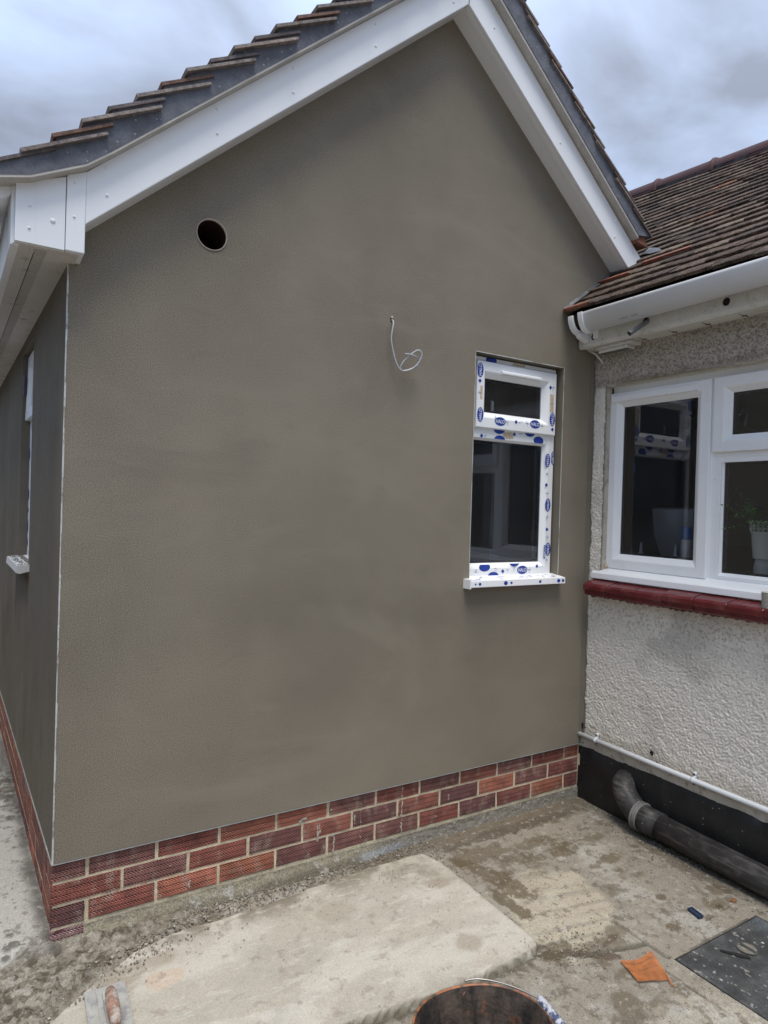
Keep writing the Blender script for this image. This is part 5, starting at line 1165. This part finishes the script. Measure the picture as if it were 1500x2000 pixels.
# bucket
bk = empty('builders_bucket', (.80, -1.23, -.06), 'orange plastic builders bucket caked with dark mortar, standing open on the concrete', 'bucket')
n = 56; 
def brim(t, k): # slightly squashed rim
    return 1 + .035 * math.cos(2 * t + .6) + .02 * math.cos(3 * t)
def lathe(prof, name, m, parent, sm=True):
    V = []; F = []
    for (rr, z, sq) in prof:
        for i in range(n):
            t = 2 * math.pi * i / n; q_ = 1 + (brim(t, 0) - 1) * sq; rr_ = rr * 1.0; V.append((.778 + rr_ * q_ * math.cos(t), -1.228 + rr_ * q_ * math.sin(t), z + .004 * sq * math.sin(2 * t + 1)))
    for k in range(len(prof) - 1): F += [(k * n + i, k * n + (i + 1) % n, (k + 1) * n + (i + 1) % n, (k + 1) * n + i) for i in range(n)]
    return obj(name, V, F, m, parent, smooth=sm)
lathe([(.118, -.058, 0), (.126, -.055, 0), (.150, .17, .8), (.153, .18, .9), (.158, .182, 1), (.158, .19, 1)], 'body', MT['bucket_out'], bk)
lathe([(.158, .190, 1), (.162, .192, 1), (.163, .198, 1), (.1625, .216, 1), (.161, .221, 1), (.158, .221, 1), (.1565, .214, 1)], 'rim', MT['bucket_out'], bk)
lathe([(.1565, .218, 1), (.149, .19, 1), (.142, .12, .9), (.126, .0, .5), (.118, -.04, .2)], 'lining', MT['bucket_in'], bk)
mb = MB(); mb.add([(.778 + .123 * math.cos(2 * math.pi * i / n), -1.228 + .123 * math.sin(2 * math.pi * i / n), -.005) for i in range(n)], [tuple(range(n))]); mb.obj('slurry', MT['slurry'], bk)
# wire bail laid over the right of the rim, with roller grip
bp_ = spline([(.838, -1.078, .222), (.870, -1.092, .224), (.905, -1.125, .225), (.938, -1.172, .224), (.958, -1.215, .222)], 6)
mb = MB(); mb.tube(bp_, .0022, 8); hd = mb.obj('bail_wire', MT['wire'], bk, smooth=True)
mb = MB(); mb.tube([(.956, -1.214, .222), (.958, -1.222, .222), (.945, -1.305, .218), (.943, -1.320, .217)], [.008, .0115, .0115, .009], 16); mb.obj('grip', MT['grip'], hd, smooth=True)
mb = MB(); mb.tube([(.835, -1.092, .196), (.835, -1.078, .196)], .012, 14); mb.obj('bail_lug', MT['bucket_out'], bk, smooth=True)
# finishing trowel
tw = empty('plastering_trowel', (.11, -.43, -.034), 'plaster-smeared steel trowel with worn reddish wooden handle lying on the slab', 'trowel')
R2 = rp(.112, -.438, math.radians(-2.5))
mb = MB(); mb.box((-.056, -.135, -.030), (.056, .135, -.0275), f=R2); bevel(mb.obj('blade', MT['trowel'], tw), .0008)
mb = MB(); mb.box((-.027, -.125, -.0275), (.052, .128, -.0235), f=R2); bevel(mb.obj('backing_plate', MT['trowel'], tw), .0015)
mb = MB(); mb.tube([R2(.000, .07, -.018), R2(.000, .055, .0), R2(.001, .045, .012), R2(.002, .0, .018)], [.006, .007, .008, .006], 12); mb.box((-.012, -.115, -.0235), (.012, .095, -.014), f=R2); bevel(mb.obj('tang', MT['trowel'], tw, smooth=False), .002)
mb = MB(); mb.tube([R2(.003, .048, .020), R2(.003, .044, .020), R2(.003, .030, .021), R2(.003, -.01, .022), R2(.003, -.06, .020), R2(.003, -.085, .018), R2(.003, -.09, .018)], [.006, .012, .0155, .0175, .0165, .0135, .006], 20); mb.obj('handle', MT['trowel_wood'], tw, smooth=True)
# stacked cups on the red sill
cs = empty('paper_cups', (W - .045, -.956, 1.06), 'stack of ribbed paper cups standing on the red sill at the right edge', 'cups')
mb = MB(); z = 1.048
for k in range(14):
    mb.tube([(W - .045, -.962, z), (W - .045, -.962, z + .0022)], .036 + .0003 * k, 26, mi=0); mb.tube([(W - .045, -.962, z + .0022), (W - .045, -.962, z + .005)], .0335 + .0003 * k, 26, mi=1); z += .005
mb.tube([(W - .045, -.962, z), (W - .045, -.962, z + .003)], .040, 26); mb.obj('cup_rims', None, cs, mats=[MT['card'], MT['card_dark']], smooth=False)
# things on the inner sill
def lath(name, cx, cy, prof, m, parent=None, nn=20, **k):
    V = []; F = []
    for rr, z in prof: V += [(cx + rr * math.cos(2 * math.pi * i / nn), cy + rr * math.sin(2 * math.pi * i / nn), z) for i in range(nn)]
    for a in range(len(prof) - 1): F += [(a * nn + i, a * nn + (i + 1) % nn, (a + 1) * nn + (i + 1) % nn, (a + 1) * nn + i) for i in range(nn)]
    F.append(tuple(range((len(prof) - 1) * nn, len(prof) * nn))); return obj(name, V, F, m, parent, smooth=True, **k)
XS = W + .17
lath('spray_can', XS, -.442, [(.024, 1.136), (.025, 1.14), (.025, 1.29), (.020, 1.30)], MT['can_white'], base=(XS, -.442, 1.135), label='tall white spray can with blue cap inside the old window', cat='spray can')
o = bpy.data.objects['spray_can']; lath('cap', XS, -.442, [(.0235, 1.300), (.0235, 1.355), (.020, 1.36)], MT['can_blue'], o)
for yy, lab in ((-.19, 'small white bottle nozzle at the left inside the old window'), (-.385, 'small white bottle nozzle beside the spray can inside the window')):
    lath('soap_bottle', XS, yy, [(.020, 1.136), (.022, 1.15), (.021, 1.20), (.008, 1.225), (.007, 1.25), (.004, 1.27)], MT['can_white'], base=(XS, yy, 1.135), label=lab, cat='bottle', group='white bottles on the inner sill')
pp = empty('potted_plant', (XS + .02, -.80, 1.135), 'leafy green plant in a white lace-edged pot behind the right-hand glass', 'plant')
lath('pot', XS + .02, -.80, [(.045, 1.235), (.047, 1.24), (.056, 1.345), (.059, 1.348), (.0595, 1.352)], MT['pot_white'], pp, 28)
mb = MB(); px, py = XS + .02, -.80
for i in range(20):
    t0 = 2 * math.pi * i / 20; t1 = 2 * math.pi * (i + 1) / 20; tm = (t0 + t1) / 2
    for k in range(3):
        zz = 1.352 + k * .014; w_ = .0035; r_0 = .0600 + .0006 * k
        P_ = [(px + (r_0) * math.cos(t), py + r_0 * math.sin(t), zz + .007 + .008 * math.sin(math.pi * (t - t0) / (t1 - t0)) * (1 if k < 2 else 1.4)) for t in np.linspace(t0, t1, 5)]
        mb.tube(P_, .0022, 5)
        mb.tube([(px + r_0 * math.cos(t0), py + r_0 * math.sin(t0), zz), (px + r_0 * math.cos(t0 + .03), py + r_0 * math.sin(t0 + .03), zz + .012)], .0022, 5)
mb.obj('lace_rim', MT['pot_white'], pp)
lath('stand', XS + .02, -.80, [(.040, 1.136), (.043, 1.15), (.043, 1.20), (.036, 1.234)], MT['upvc_old'], pp)
mb = MB(); q7 = random.Random(2)
for s in range(46):
    t = q7.uniform(0, 6.28); el = q7.uniform(.1, 1.2); Ls = q7.uniform(.10, .20)
    base_ = Vector((px + .03 * math.cos(t), py + .03 * math.sin(t), 1.37)); dr = Vector((math.cos(t) * math.cos(el), math.sin(t) * math.cos(el), math.sin(el)))
    for j in range(8):
        p = base_ + dr * Ls * (j + 1) / 8 + Vector((0, 0, -.04 * ((j + 1) / 8) ** 2 * math.cos(el)))
        for sd2 in (-1, 1):
            d2 = (dr.cross(Vector((0, 0, 1))).normalized() * sd2 + dr * .8 + Vector((0, 0, q7.uniform(-.3, .4)))).normalized(); w = d2.cross(Vector((q7.uniform(-.3, .3), .2, 1))).normalized() * .004; l_ = q7.uniform(.018, .032)
            mb.add([p, p + d2 * l_ * .5 + w, p + d2 * l_, p + d2 * l_ * .5 - w], [(0, 1, 2, 3)])
mb.obj('leaves', MT['foliage'], pp)
# pale rounded chair back deep in the room
mb = MB(); V = []; F = []; n = 14
for i in range(n + 1):
    t = math.pi * (1.0 + i / n * .95)
    for (rr, z) in ((.10, 1.18), (.17, 1.30), (.19, 1.44), (.175, 1.455), (.155, 1.30)):
        V.append((3.10 + rr * math.cos(t) * 1.0 + .1, .02 + rr * math.sin(t) * 1.1, z))
for i in range(n):
    for k in range(4): F.append((i * 5 + k, i * 5 + k + 1, i * 5 + 6 + k, i * 5 + 5 + k))
obj('tub_chair', V, F, MT['can_white'], base=(3.2, 0, .2), smooth=True, label='pale rounded chair back dimly seen through the old window', cat='chair')
